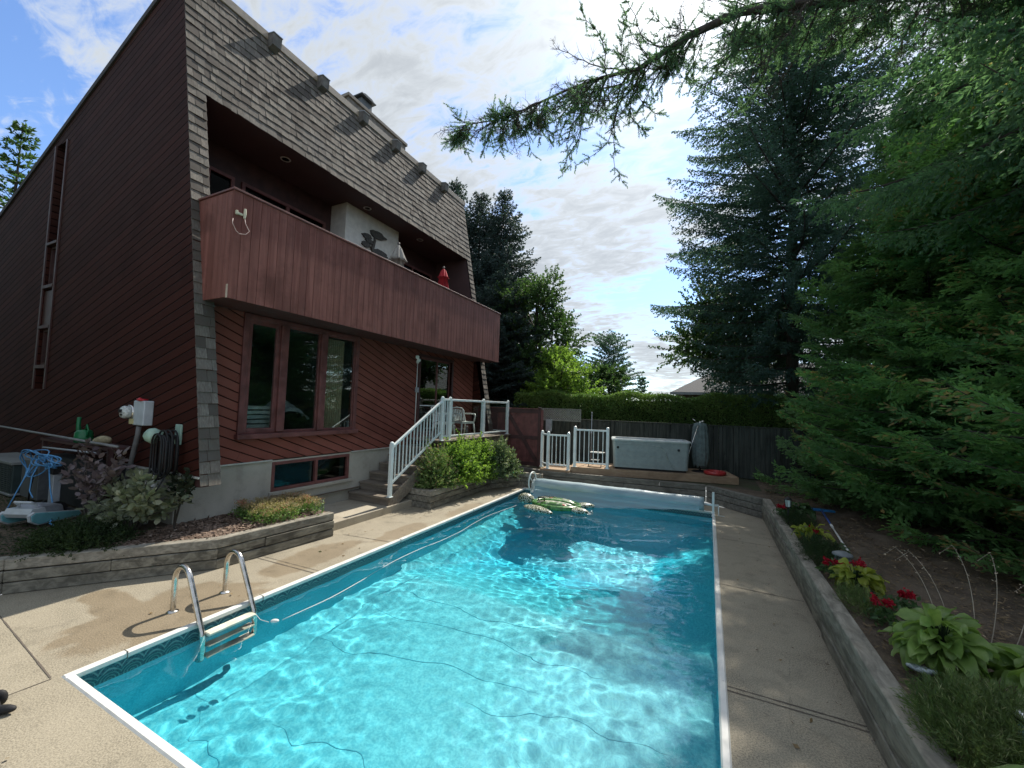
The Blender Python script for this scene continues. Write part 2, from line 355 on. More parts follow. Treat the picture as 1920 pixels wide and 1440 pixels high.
# line of the left timber wall, from behind the camera to the pad
TL_ = [(-11.5, -3.5), (-7.28, 1.78), (-6.03, 3.38), (-5.86, 5.16)]
g = MB()
g.cur = 1
g.quad((-400, -400, GZ-.03), (-11.62, -400, GZ-.03), (-11.62, -3.44, GZ-.03), (-400, -3.44, GZ-.03))
g.quad((-400, -3.44, GZ-.03), (-11.62, -3.44, GZ-.03), (-7.4, 1.84, GZ-.03), (-400, 1.84, GZ-.03))
g.quad((-400, 12.1, GZ-.03), (400, 12.1, GZ-.03), (400, 500, GZ-.03), (-400, 500, GZ-.03))
g.quad((8, -400, GZ-.03), (400, -400, GZ-.03), (400, 12.1, GZ-.03), (8, 12.1, GZ-.03))
g.quad((-11.62, -400, -.02), (8, -400, -.02), (8, -8, -.02), (-11.62, -8, -.02))
g.cur = 0
g.quad((-400, 1.84, GZ-.03), (-7.4, 1.84, GZ-.03), (-6.15, 3.42, GZ-.03), (-5.98, 5.16, GZ-.03), (-7.2, 5.16, GZ-.03), (-7.2, 12.1, GZ-.03), (-400, 12.1, GZ-.03))
g.quad((-6.0, 12.02, .40), (-4.3, 11.66, .40), (-.05, 12.08, .40), (-.05, 12.2, .40), (-6.0, 12.2, .40)); g.quad((-.05, 12.08, .40), (1.17, 10.95, .40), (1.3, 10.95, .40), (1.3, 12.2, .40), (-.05, 12.2, .40))
go = g.build('ground', [M_soil, M_lawn], fixn=False); tag(go, kind='structure')
# uneven garden bed east of the wall
def bed(name, x0, x1, y0, y1, z, amp, step_, m, seed, flat=.3):
    nx = int((x1-x0)/step_)+1; ny = int((y1-y0)/step_)+1
    X, Y = np.meshgrid(np.linspace(x0, x1, nx), np.linspace(y0, y1, ny)); rg = np.random.default_rng(seed); Z = np.zeros_like(X)
    for i in range(24):
        a = rg.uniform(0, 6.3); k = rg.uniform(1, 14); Z += amp/(1+k*.25)*np.sin(k*(X*math.cos(a)+Y*math.sin(a))+rg.uniform(0, 6))
    Z = Z*np.clip((X-x0)/flat, 0, 1)+z
    I = np.arange(nx*ny).reshape(ny, nx); F = np.stack([I[:-1, :-1], I[:-1, 1:], I[1:, 1:], I[1:, :-1]], -1).reshape(-1, 4)
    return nmesh(name, np.stack([X, Y, Z], -1).reshape(-1, 3), F, m, smooth=True)
tag(bed('garden_ground', 1.24, 8.1, -8, 13.9, GZ-.02, .02, .07, M_soil, 4), kind='structure')
# pool deck: slabs round the pool
g = MB(); g.cur = 0
cw = .055
def slab(x0, x1, y0, y1): g.quad((x0, y0, 0), (x1, y0, 0), (x1, y1, 0), (x0, y1, 0))
slab(-11.7, 8, -8, PY0-cw)
g.quad((-11.7, PY0-cw, 0), (PX0-cw, PY0-cw, 0), (PX0-cw, 12.0, 0), (-7.3, 12.0, 0), (-7.3, 1.7, 0))
slab(PX1+cw, 1.14, PY0-cw, 11.6)
slab(PX0-cw, PX1+cw, PY1+cw, 11.9)
tag(g.build('pool_deck', M_deck, fixn=False), kind='structure')
g = MB()
def joint(a, b, w=.014, z=.004):
    a = Vector((*a, z)); b = Vector((*b, z)); d = (b-a).normalized(); n = Vector((-d.y, d.x, 0))*w/2
    k = 14; rg = random.Random(a.x*7+b.y)
    for i in range(k):
        p = a.lerp(b, i/k); q = a.lerp(b, (i+1)/k); o1 = n*rg.uniform(.6, 1.3)
        g.quad(p-o1, q-o1, q+o1, p+o1)
for y in (4.06, 4.12, 6.45, 8.75): joint((PX1+cw, y), (1.1, y-(.0 if y < 5 else .05)), .012)
joint((-4.85, 1.5), (-7.6, 1.7), .010); joint((-4.83, 1.5), (-5.0, -.6), .009)
joint((-6.0, 3.9), (-4.82, 3.95), .012); joint((-6.0, 3.98), (-4.82, 4.03), .008); joint((-5.8, 5.3), (-4.82, 5.42), .012); joint((-5.5, 8.6), (-4.82, 8.6), .012)
joint((-1.6, 1.5), (-1.6, -2), .012)
tag(g.build('deck_joints', M_joint, fixn=False), kind='structure')
# pool shell
def liner_mat():
    m = Mt('pool_liner', (.3, .75, .85), .5); o = m.sep()
    fl = m.vor(70); n = m.noise(38, 4, .6); deep = m.step(o[2], -1.8, -1.1, 0, 1)
    a = m.mix(deep, (.022, .52, .74), (.045, .54, .68)); b = m.mix(deep, (.05, .66, .86), (.115, .73, .84))  # bluer with depth: absorption by the water is put into the liner colour
    c = m.mix(m.step(n, .35, .65), a, b); c = m.mix(m.math('MULTIPLY', m.step(fl, .05, .2, 1, 0), .35), c, (.02, .30, .42))
    m.set('Base Color', c); m.bump(n, .2, .004); return m.m
M_liner = liner_mat()
def wall_liner():
    m = Mt('pool_wall_liner', (.1, .5, .62), .5); n = m.noise(45, 4, .6); fl = m.vor(60)
    c = m.mix(m.step(n, .35, .65), (.05, .54, .68), (.10, .68, .82)); c = m.mix(m.math('MULTIPLY', m.step(fl, .06, .22, 1, 0), .5), c, (.02, .26, .36))
    m.set('Base Color', c); return m.m
M_wall = wall_liner()
def border_mat():
    m = Mt('waterline_border', (.03, .1, .13), .35); o = m.sep(); al = m.math('ADD', o[0], o[1])
    # overlapping scallop arcs
    fr = m.math('SUBTRACT', m.math('FRACT', m.math('DIVIDE', al, .16)), .5); z = m.math('DIVIDE', m.math('ADD', o[2], .26), .16)
    rad = m.math('SQRT', m.math('ADD', m.math('POWER', m.math('MULTIPLY', fr, 2.0), 2.0), m.math('POWER', z, 2.0)))
    arc = m.math('FRACT', m.math('MULTIPLY', rad, 3.2)); ar = m.math('MULTIPLY', m.step(arc, .3, .5), m.step(arc, .6, .8, 1, 0))
    n = m.noise(60, 4); v = m.vor(110)
    c = m.mix(m.step(n, .4, .6), (.012, .045, .07), (.04, .12, .15)); c = m.mix(m.math('MULTIPLY', ar, .65), c, (.22, .38, .36)); c = m.mix(m.math('MULTIPLY', m.step(v, .1, .3, 1, 0), .5), c, (.14, .27, .29))
    m.set('Base Color', c); return m.m
M_border = border_mat()
SH, DP = -1.12, -1.85
pool = thing('swimming_pool', 'rectangular in-ground pool with white coping and bright blue water', 'swimming pool', (PX0, PY0, 0))
fl = MB()
YA, YB = 5.6, 7.6; hx0, hx1, hy1 = PX0+1.0, PX1-1.0, PY1-1.3
def fgrid():
    nx, ny = 60, 110; X, Y = np.meshgrid(np.linspace(PX0, PX1, nx), np.linspace(PY0, PY1, ny))
    ty = np.clip((Y-YA)/(YB-YA), 0, 1); tb = np.clip((PY1-Y)/(PY1-hy1), 0, 1); tx = np.clip(np.minimum((X-PX0)/1.0, (PX1-X)/1.0), 0, 1)
    Z = SH+(DP-SH)*np.minimum(np.minimum(ty, tb), np.where(ty > 0, tx, 1)); 
    I = np.arange(nx*ny).reshape(ny, nx); F = np.stack([I[:-1, :-1], I[:-1, 1:], I[1:, 1:], I[1:, :-1]], -1).reshape(-1, 4)
    return nmesh('pool_floor', np.stack([X, Y, Z], -1).reshape(-1, 3), F, M_liner, pool)
pf = fgrid()
g = MB()
for (a, b) in (((PX0, PY0), (PX1, PY0)), ((PX1, PY0), (PX1, PY1)), ((PX1, PY1), (PX0, PY1)), ((PX0, PY1), (PX0, PY0))):
    g.quad((*a, SH), (*b, SH), (*b, -.27), (*a, -.27))
pw = g.build('pool_wall', M_wall, pool, fixn=False)
g = MB()
for (a, b) in (((PX0, PY0), (PX1, PY0)), ((PX1, PY0), (PX1, PY1)), ((PX1, PY1), (PX0, PY1)), ((PX0, PY1), (PX0, PY0))):
    g.quad((*a, -.27), (*b, -.27), (*b, .0), (*a, .0))
pb = g.build('waterline_border', M_border, pool, fixn=False)
# liner wrinkles: thin raised folds across the floor
g = MB(); rg = random.Random(11)
def wrinkle(x0, y0, x1, y1, amp=.06, r=.0045):
    n = 26; pts = []; ph = rg.uniform(0, 6)
    for i in range(n+1):
        t = i/n; x = x0+(x1-x0)*t; y = y0+(y1-y0)*t+amp*math.sin(t*9+ph)+amp*.5*math.sin(t*23+ph*2)
        pts.append((x, y, SH+.001))
    g.tube(pts, [r*(.2+math.sin(math.pi*(i/n))**.6) for i in range(n+1)], 5)
for a in ((-4.5, 3.6, -1.6, 4.2), (-4.4, 4.5, -1.0, 4.75), (-4.5, 4.95, -1.4, 5.2), (-3.6, 2.6, -2.2, 2.75), (-4.3, 2.35, -3.2, 1.9), (-2.2, 3.7, -.3, 4.1), (-1.5, 3.3, -.2, 2.9)):
    wrinkle(*a)
wr = g.build('liner_fold', plain('fold_vinyl', (.05, .46, .60), .6, bump=0), pool, smooth=True)  # folds in a slightly darker vinyl tone than the floor
# water surface with real ripples
def water():
    nx, ny = 240, 460; X, Y = np.meshgrid(np.linspace(PX0+.001, PX1-.001, nx), np.linspace(PY0+.001, PY1-.001, ny)); rg = np.random.default_rng(5); Z = np.zeros_like(X)
    for i in range(46):
        lam = rg.uniform(.24, 1.2); k = 2*math.pi/lam; a = rg.uniform(0, 6.28) if i % 3 == 0 else rg.normal(2.0, .5)
        Z += .00072*(lam/.6)**1.25*np.sin(k*(X*math.cos(a)+Y*math.sin(a))+rg.uniform(0, 7))
    for i in range(60):
        lam = rg.uniform(.09, .30); k = 2*math.pi/lam; a = rg.uniform(0, 6.28)
        Z += .00013*(lam/.2)**1.3*np.sin(k*(X*math.cos(a)+Y*math.sin(a)+.05*np.sin(X*2+i)+.05*np.sin(Y*1.7+i*2))+rg.uniform(0, 7))
    Z *= .82+.35*np.sin(X*.9+1+.6*np.sin(Y*.8))*np.sin(Y*.7+.5*X)+.22*np.sin(X*2.3+Y*1.1)
    I = np.arange(nx*ny).reshape(ny, nx); F = np.stack([I[:-1, :-1], I[:-1, 1:], I[1:, 1:], I[1:, :-1]], -1).reshape(-1, 4)
    m = Mt('pool_water_surface'); gl = m.n('ShaderNodeBsdfGlass'); gl.inputs['IOR'].default_value = 1.33; gl.inputs['Roughness'].default_value = 0; gl.inputs[0].default_value = (1, 1, 1, 1)
    m.t.links.new(gl.outputs[0], m.t.nodes['Material Output'].inputs[0])
    o = nmesh('pool_water', np.stack([X, Y, Z+WL], -1).reshape(-1, 3), F, m.m, smooth=True); tag(o, kind='structure')
    o.cycles.is_caustics_caster = True
    return o
wat = water()
for o in (pf, pw, pb, wr): o.cycles.is_caustics_receiver = True
# coping
g = MB(); cz = .012
for (x0, x1, y0, y1) in ((PX0-cw, PX0+.012, PY0-cw, PY1+cw), (PX1-.012, PX1+cw, PY0-cw, PY1+cw), (PX0+.012, PX1-.012, PY0-cw, PY0+.012), (PX0+.012, PX1-.012, PY1-.012, PY1+cw)):
    g.box(x0, x1, y0, y1, -.045, cz)
g.build('coping', M_plastic, pool, bevel=.012)
g = MB()
for y in (PY0+.35, 3.2, 5.6, 8.0): g.nx(); g.box(PX0-cw-.002, PX0+.014, y-.003, y+.003, -.047, cz+.002)
g.build_each('coping_joint', M_joint, pool)
# ------------------------------------------------------------------ the house
HX, HY0, HY1 = -7.28, 3.35, 12.2
def lx(z): return -6.30-.19*z           # face of the battered wall
house = thing('house', 'dark red timber house with weathered shingle upper wall and long balcony above the pool', 'house', (HX, HY0, 0))
def roofz(x): return 9.76+.366*(x+8.15)
XB = -23.0
# side walls with a recessed window slot in the near one
g = MB(); s0, s1, sz0, sz1 = -12.95, -12.42, 2.4, 7.75
def sw(poly, y0=HY0, y1=HY0+.27): g.prism(poly, 'y', y0, y1)
sw([(s1, .5), (-8.7, .5), (-8.7, 1.2), (lx(1.2), 1.2), (lx(9.75), 9.75), (s1, roofz(s1))])
sw([(XB, .5), (s0, .5), (s0, roofz(s0)), (XB, roofz(XB))])
sw([(s0, sz1), (s1, sz1), (s1, roofz(s1)), (s0, roofz(s0))])
sw([(s0, .5), (s1, .5), (s1, sz0), (s0, sz0)])
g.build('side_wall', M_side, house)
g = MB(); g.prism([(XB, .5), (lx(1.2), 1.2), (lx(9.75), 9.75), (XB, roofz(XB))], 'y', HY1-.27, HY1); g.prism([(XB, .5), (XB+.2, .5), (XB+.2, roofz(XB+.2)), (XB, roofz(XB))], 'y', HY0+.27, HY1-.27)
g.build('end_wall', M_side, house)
# slot infill
sl = MB(); sl.box(s0, s1, HY0+.2, HY0+.26, sz0, sz1); slo = sl.build('window_recess', M_trimd, house)
for z0, z1 in ((4.62, 5.5), (2.9, 3.68)):
    w = MB()
    for a in ((s0+.0, s0+.06, z0, z1), (s1-.06, s1, z0, z1), (s0+.06, s1-.06, z0, z0+.06), (s0+.06, s1-.06, z1-.06, z1)): w.box(a[0], a[1], HY0+.05, HY0+.197, a[2], a[3])
    w.box(s0-.02, s1+.02, HY0-.03, HY0+.05, z0-.07, z0-.0); w.box(s0-.02, s1+.02, HY0-.03, HY0+.05, z1, z1+.06)
    wo = w.build('window', M_trimd, house, bevel=.004); q = MB(); q.box(s0+.06, s1-.06, HY0+.12, HY0+.13, z0+.06, z1-.06); q.build('pane', M_gdark, wo)
t = MB()
for xx in (s0-.07, s1+.0): t.box(xx, xx+.07, HY0-.022, HY0, sz0, sz1)
t.box(s0, s1, HY0+.02, HY0+.19, 3.76, 4.5); t.box(s0+.08, s0+.11, HY0+.12, HY0+.19, 5.62, 7.6); t.box(s1-.12, s1-.09, HY0+.1, HY0+.19, 5.62, 7.6)
t.build('window_trim', M_trimd, house)
# foundation
g = MB(); fx = HX-.015; bw0, bw1, bz0, bz1 = 4.93, 6.74, .62, 1.17
for a in ((HY0+.06, bw0, 0, 1.2), (bw0, bw1, 0, bz0), (bw1, HY1-.02, 0, 1.2)): g.box(fx-.3, fx, a[0], a[1], a[2], a[3])
g.box(XB+.05, fx-.3, HY0+.06, HY0+.3, 0, 1.19)
g.box(fx-.3, fx, bw0, bw1, bz1+.0, 1.2)
g.build('foundation', M_found, house)
g = MB()
for a in ((HY0+.02, bw0-.02), (bw1+.02, HY1-.3)): g.box(fx-.02, fx+.035, a[0], a[1], 1.2, 1.222)
g.box(-9.0, lx(1.2)+.0, HY0-.02, HY0+.05, 1.17, 1.196)
g.build('sill_flashing', M_flash, house)
g = MB(); g.box(fx-.08, fx+.05, bw0-.04, bw1+.1, bz0-.07, bz0); g.build('window_sill', M_found, house, bevel=.008)
# front wall with openings
w0, w1, wz0, wz1 = 4.33, 6.74, 1.74, 3.74
d0, d1, dz0, dz1 = 9.08, 10.62, 1.46, 3.66
g = MB()
for a in ((HY0+.27, w0, 1.222, 3.86), (w0, w1, 1.222, wz0), (w0, w1, wz1, 3.86), (w1, d0, 1.222, 3.86), (d0, d1, 1.222, dz0), (d0, d1, dz1, 3.86), (d1, HY1-.27, 1.222, 3.86)): g.box(HX-.12, HX, *a)
g.build('front_wall', M_front, house)
# big three-light window
wf = MB(); fo = HX+.04
wf.box(HX-.1, fo, w0-.09, w0, wz0-.02, wz1+.09); wf.box(HX-.1, fo, w1, w1+.09, wz0-.02, wz1+.09); wf.box(HX-.1, fo, w0, w1, wz1, wz1+.09)
for y in (5.0, 5.88): wf.box(HX-.1, fo+.015, y-.075, y+.075, wz0, wz1)
wo = wf.build('window', M_trim, house, bevel=.006)
s = MB(); s.box(HX-.1, fo+.06, w0-.12, w1+.12, wz0-.11, wz0-.02); s.build('window_sill', M_trim, wo, bevel=.01)
for k, (a, b) in enumerate(((w0, 4.925), (5.075, 5.805), (5.955, w1))):
    s = MB(); f = .075 if k == 0 else .03; x1 = HX+.01
    for q in ((a, a+f, wz0-.02, wz1), (b-f, b, wz0-.02, wz1), (a+f, b-f, wz0-.02, wz0+f), (a+f, b-f, wz1-f, wz1)): s.box(x1-.06, x1, *q)
    so = s.build('sash', M_trim, wo, bevel=.004)
    s = MB(); s.box(x1-.035, x1-.03, a+f, b-f, wz0+f, wz1-f); s.build('pane', M_glass, wo)
# basement window
wf = MB()
for q in ((bw0, bw0+.06, bz0, bz1), (bw1-.06, bw1, bz0, bz1), (bw0+.06, bw1-.06, bz0, bz0+.06), (bw0+.06, bw1-.06, bz1-.06, bz1), (5.86, 5.92, bz0+.06, bz1-.06)): wf.box(fx-.1, fx+.01, *q)
wo = wf.build('basement_window', M_trim, house, bevel=.004)
s = MB(); s.box(fx-.05, fx-.045, bw0+.06, bw1-.06, bz0+.06, bz1-.06); s.build('pane', glass('basement_glass', (.5, .6, .6), .06, .5), wo)
s = MB(); s.box(fx-.12, fx-.11, bw0+.06, 5.86, bz0+.04, bz1-.04); s.build('blind', plain('grey_blind', (.12, .15, .155), .7), wo)
# sliding door
wf = MB()
for q in ((d0-.08, d0, dz0, dz1+.08), (d1, d1+.08, dz0, dz1+.08), (d0, d1, dz1, dz1+.08)): wf.box(HX-.1, HX+.03, *q)
do = wf.build('patio_door', M_trimd, house, bevel=.005)
for (a, b, xo) in ((d0, 9.93, -.02), (9.87, d1, -.055)):
    s = MB(); f = .055
    for q in ((a, a+f, dz0, dz1), (b-f, b, dz0, dz1), (a+f, b-f, dz0, dz0+.09), (a+f, b-f, dz1-f, dz1)): s.box(HX+xo-.03, HX+xo, *q)
    so = s.build('door_leaf', M_trim, do, bevel=.003); s = MB(); s.box(HX+xo-.018, HX+xo-.013, a+f, b-f, dz0+.09, dz1-f); s.build('pane', M_glass, do)
s = MB(); s.box(HX-.02, HX+.02, d0+.015, d0+.04, 2.42, 2.62); s.build('handle', M_black, do)
s = MB(); s.box(HX-.012, HX-.002, d0+.055, 9.87, 2.28, 2.31); s.build('safety_bar', M_white, do)
# room behind the windows
g = MB()
g.box(-10.6, -10.5, HY0+.3, HY1-.3, 1.25, 3.8); g.box(-10.5, HX-.13, HY0+.3, HY1-.3, 1.25, 1.3); g.box(-10.5, HX-.13, HY0+.3, HY1-.3, 3.78, 3.84); g.box(-10.5, HX-.13, 7.2, 7.3, 1.3, 3.78)
g.box(-10.5, fx-.31, HY0+.3, HY1-.3, 0.02, .06); g.box(-9.2, -9.1, HY0+.3, HY1-.3, .06, 1.2)
g.build('interior', plain('dim_interior_paint', (.22, .24, .22), .9), house)
# balcony
BX, BY0, BY1, BZ0, BZ1 = -6.4, 3.46, 12.1, 3.82, 5.48
g = MB(); rg = random.Random(3); y = BY0; 
while y < BY1-.02:
    w = min(rg.choice((.137, .142, .145, .15)), BY1-y); g.box(BX-.02-rg.uniform(0, .002), BX+rg.uniform(-.0015, .0015), y+.0025, y+w-.0025, BZ0, BZ1-.02); y += w
bo = g.build('balcony', M_bal, house, bevel=.003)
g = MB(); x = BX-.022
while x > lx(4.8)-.05:
    g.box(x-.128, x-.003, BY0+.001, BY0+.021, BZ0+.01, BZ1-.03); x -= .131
x = BX-.022; g.nx()
while x > lx(4.8)-.05:
    g.box(x-.128, x-.003, BY1-.021, BY1-.001, BZ0+.01, BZ1-.03); x -= .131
g.build_each('end_panel', M_bal, bo, bevel=.003)
g = MB(); g.box(BX-.05, BX-.023, BY0+.022, BY1-.022, BZ0+.0, BZ1-.03); g.box(-9.1, BX-.051, BY0+.022, BY1-.022, BZ0+.02, 4.3); g.build('balcony_floor', M_trimd, bo)
g = MB(); g.box(BX-.08, BX+.022, BY0-.015, BY1+.015, BZ1-.02, BZ1+.012); g.box(-7.5, BX-.08, BY0-.015, BY0+.06, BZ1-.02, BZ1+.012); g.box(-7.5, BX-.08, BY1-.06, BY1+.015, BZ1-.02, BZ1+.012); g.build('cap_rail', M_trim, bo, bevel=.004)
g = MB(); g.box(BX-.03, BX+.006, BY0-.004, BY0+.004, BZ0-.002, BZ0+.2); g.build('peeling_corner', plain('peeled_paint', (.5, .42, .33), .8), bo)
# loggia
M_gup = glass('upper_glass', (.10, .12, .13), .03, .16)
LB, LZ = -9.02, 7.5
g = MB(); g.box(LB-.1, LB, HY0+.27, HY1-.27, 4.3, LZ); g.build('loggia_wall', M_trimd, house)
for (a, b) in ((3.85, 4.85), (5.0, 7.1), (9.5, 11.6)):
    wf = MB(); z0, z1 = 4.42, 6.95
    for q in ((a, a+.07, z0, z1), (b-.07, b, z0, z1), (a+.07, b-.07, z0, z0+.1), (a+.07, b-.07, z1-.07, z1), ((a+b)/2-.04, (a+b)/2+.04, z0+.1, z1-.07)): wf.box(LB, LB+.06, *q)
    wo = wf.build('upper_window', M_trim, house, bevel=.004); s = MB(); s.box(LB+.015, LB+.02, a+.07, b-.07, z0+.1, z1-.07); s.build('pane', M_gup, wo)
g = MB(); g.box(LB-.1, lx(LZ)-.03, HY0+.27, HY1-.27, LZ, LZ+.06); g.build('ceiling', M_mauve, house)
g = MB()
for (y0, y1) in ((HY0+.27, HY0+.29), (HY1-.29, HY1-.27)): g.nx(); g.prism([(LB, 4.31), (lx(4.3)-.03, 4.31), (lx(LZ)-.03, LZ-.002), (LB, LZ-.002)], 'y', y0, y1)
g.build_each('loggia_side', M_mauve, house)
for y in (5.42, 7.75, 9.95):
    c = MB(); c.lathe([(.075, 0), (.095, -.006), (.105, 0)], 24, (-8.22, y, LZ-.002)); co = c.build('ceiling_light', M_plastic, house, smooth=True)
    c = MB(); c.lathe([(.0, -.002), (.073, -.002)], 20, (-8.22, y, LZ-.002)); c.build('lamp_glass', plain('unlit_lamp', (.14, .12, .13), .3), co)
g = MB(); g.box(LB, -8.45, 7.28, 9.25, 4.3, LZ-.002); cho = g.build('chimney_breast', M_stucco, house, bevel=.01)
# header block behind the shingles and roof
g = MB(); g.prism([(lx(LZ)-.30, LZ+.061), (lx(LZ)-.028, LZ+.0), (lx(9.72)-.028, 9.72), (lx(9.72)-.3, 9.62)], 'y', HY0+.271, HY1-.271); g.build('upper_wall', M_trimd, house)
g = MB(); g.prism([(XB-.2, roofz(XB-.2)-.08), (-8.16, roofz(-8.16)-.09), (-8.16, roofz(-8.16)+.02), (XB-.2, roofz(XB-.2)+.03)], 'y', HY0-.03, HY1+.03); g.build('roof', plain('roof_felt', (.06, .055, .055), .85), house)
g = MB(); g.box(-8.18, -8.10, HY0-.035, HY1+.035, 9.64, 9.80); g.build('roof_edge_flashing', M_tan, house, bevel=.006)
# shingles: each a small tapered slab
g = MB(); rg = random.Random(8); nn = Vector((.982, 0, .187)); up = Vector((-.187, 0, .982))
def row(z, ya, yb):
    y = ya-rg.uniform(0, .02)*(yb-ya > 1)
    base = Vector((lx(z), 0, z)); off = rg.uniform(-.004, .004)
    while y < yb-.004:
        w = min(rg.uniform(.09, .22), yb-y)
        if yb-y-w < .05: w = yb-y
        d = rg.uniform(-.011, .011)+off; th = rg.uniform(.007, .016); l = .21; a = max(y, ya)+.0025; b = y+w-.0025
        P = []
        bo0 = base+up*d; to0 = base+up*l
        for (q, o0, o1) in ((bo0, .004, .004+th), (to0, -.008, -.003)):
            P.append((q+nn*o0, q+nn*o1))
        tw = rg.uniform(-.003, .003)
        pts = [P[0][0]+Vector((0, a, 0)), P[0][0]+Vector((0, b, 0)), P[0][1]+Vector((0, b, 0))+nn*tw, P[0][1]+Vector((0, a, 0))-nn*tw,
               P[1][0]+Vector((0, a, 0)), P[1][0]+Vector((0, b, 0)), P[1][1]+Vector((0, b, 0)), P[1][1]+Vector((0, a, 0))]
        g.hexa(pts); y += w
EX = .172; z = 1.06
while z < 9.62:
    if z < LZ-.1: row(z, HY0-.005, HY0+.275); row(z, HY1-.275, HY1+.005)
    else: row(z, HY0-.005, HY1+.005)
    z += EX*.982
g.build('shingles', M_shing, house)
g = MB()
for (y0, y1) in ((HY0+.002, HY0+.27), (HY1-.27, HY1-.002)): g.nx(); g.prism([(lx(1.03)-.15, 1.05), (lx(1.03)-.012, 1.05), (lx(9.7)-.012, 9.7), (lx(9.7)-.15, 9.7)], 'y', y0, y1)
g.build_each('shingle_backing', M_trimd, house)
M_raft = plain('weathered_box', (.17, .16, .145), .8, var=.25, sc=7)
# rafter-end boxes along the roof edge
for k, y in enumerate((4.9, 6.06, 7.28, 8.5, 9.66, 10.85)):
    g = MB(); z = 9.36; g.prism([(lx(z)-.02, z+.10), (lx(z)+.14, z+.14), (lx(z)+.16, z+.36), (lx(z)-.12, z+.42)], 'y', y-.09, y+.09)
    v = g.build('rafter_end', M_raft, house); 
    g = MB(); g.prism([(lx(z)+.175, z+.362), (lx(z)+.175, z+.378), (lx(z)-.13, z+.44), (lx(z)-.13, z+.424)], 'y', y-.10, y+.10); g.build('cap', M_greyp, v)
# chimney and flue
g = MB(); g.box(-10.25, -9.4, 7.95, 10.4, 8.7, 11.14); ch = g.build('chimney', plain('chimney_render', (.22, .20, .175), .9, var=.2), house)
g = MB(); g.box(-10.3, -9.35, 7.9, 10.45, 11.14, 11.24); g.build('chimney_cap', plain('chimney_slab', (.34, .30, .25), .8), ch, bevel=.01)
g = MB(); g.box(-9.95, -9.6, 8.60, 9.02, 11.24, 11.66); g.build('flue', plain('flue_metal', (.11, .125, .13), .5, .4), ch)
g = MB(); g.prism([(8.52, 11.70), (9.10, 11.70), (9.10, 11.73), (8.52, 11.73)], 'x', -10.03, -9.5); g.prism([(8.52, 11.732), (9.10, 11.732), (8.94, 11.80), (8.68, 11.80)], 'x', -10.0, -9.53); [g.box(q-.01, q+.01, r-.01, r+.01, 11.66, 11.70) for q in (-9.93, -9.62) for r in (8.62, 9.0)]; g.build('flue_cap', plain('flue_cap_metal', (.07, .085, .095), .5, .4), ch)
# ---------------- things on the house
# bonsai tree sculpture on the stucco
sc = thing('wall_sculpture', 'dark metal tree-shaped sculpture hung on the white stucco chimney breast', 'wall art', (-8.44, 8.3, 6.6))
M_sc = plain('dark_patina', (.10, .095, .085), .6, .5, var=.3, sc=20); g = MB(); rg = random.Random(2)
g.tube([(-8.42, 8.18, 6.1), (-8.42, 8.24, 6.35), (-8.42, 8.2, 6.6), (-8.42, 8.27, 6.85), (-8.42, 8.24, 7.0)], [.06, .045, .05, .035, .02], 8)
g.tube([(-8.42, 8.2, 6.55), (-8.42, 8.0, 6.72)], .022, 6); g.tube([(-8.42, 8.22, 6.5), (-8.42, 8.5, 6.52)], .022, 6); g.build('trunk', M_sc, sc, smooth=True)
for (y, z, ry, rz_) in ((8.38, 7.05, .30, .10), (7.98, 6.86, .16, .07), (8.5, 6.55, .28, .12), (7.95, 6.62, .14, .07), (8.1, 6.75, .17, .06), (8.35, 6.2, .32, .06)):
    g = MB(); P = []
    for i in range(22):
        a = 2*math.pi*i/22; q = 1+rg.uniform(-.16, .16); P.append((y+ry*q*math.cos(a), z+rz_*q*math.sin(a)-(y-8.2)*.05))
    g.prism(P, 'x', -8.447, -8.40); g.build('foliage', M_sc, sc)
def parasol(name, label, x, y, zt, h, m, r, layers):
    p = thing(name, label, 'parasol', (x, y, 4.3)); g = MB(); g.tube([(x, y, 4.3), (x, y, zt)], .02, 8); g.lathe([(0.0, .05), (.03, .03), (.035, 0), (.02, -.03)], 10, (x, y, zt)); g.build('pole', plain(name+'_pole', (.2, .18, .16), .5), p, smooth=True)
    g = MB(); n = 48; rows = []
    for (t, q) in layers:
        rw = []
        for k in range(n):
            a = 2*math.pi*k/n; f = 1+.30*math.cos(8*a)*min(1, t*3)
            rw.append((x+r*q*f*math.cos(a), y+r*q*f*math.sin(a), zt-.03-t*h))
        rows.append(rw)
    V = [v for rw in rows for v in rw]; F = [(i*n+k, i*n+(k+1) % n, (i+1)*n+(k+1) % n, (i+1)*n+k) for i in range(len(rows)-1) for k in range(n)]
    g.add(V, F); g.build('canopy', m, p, smooth=True)
    return p
parasol('closed_parasol', 'closed beige parasol standing on the balcony before the white stucco', -7.5, 8.22, 6.6, 1.2, plain('beige_canvas', (.40, .38, .34), .9), .17, [(0, .15), (.10, .55), (.3, .95), (.36, 1.15), (.37, .7), (.6, .8), (1, .85)])
parasol('closed_parasol', 'closed red parasol standing at the far end of the balcony', -7.15, 9.8, 6.42, 1.2, plain('red_canvas', (.42, .02, .03), .8), .15, [(0, .12), (.05, .5), (.2, .8), (.23, 1.05), (.24, .7), (.5, .95), (1, .95)])
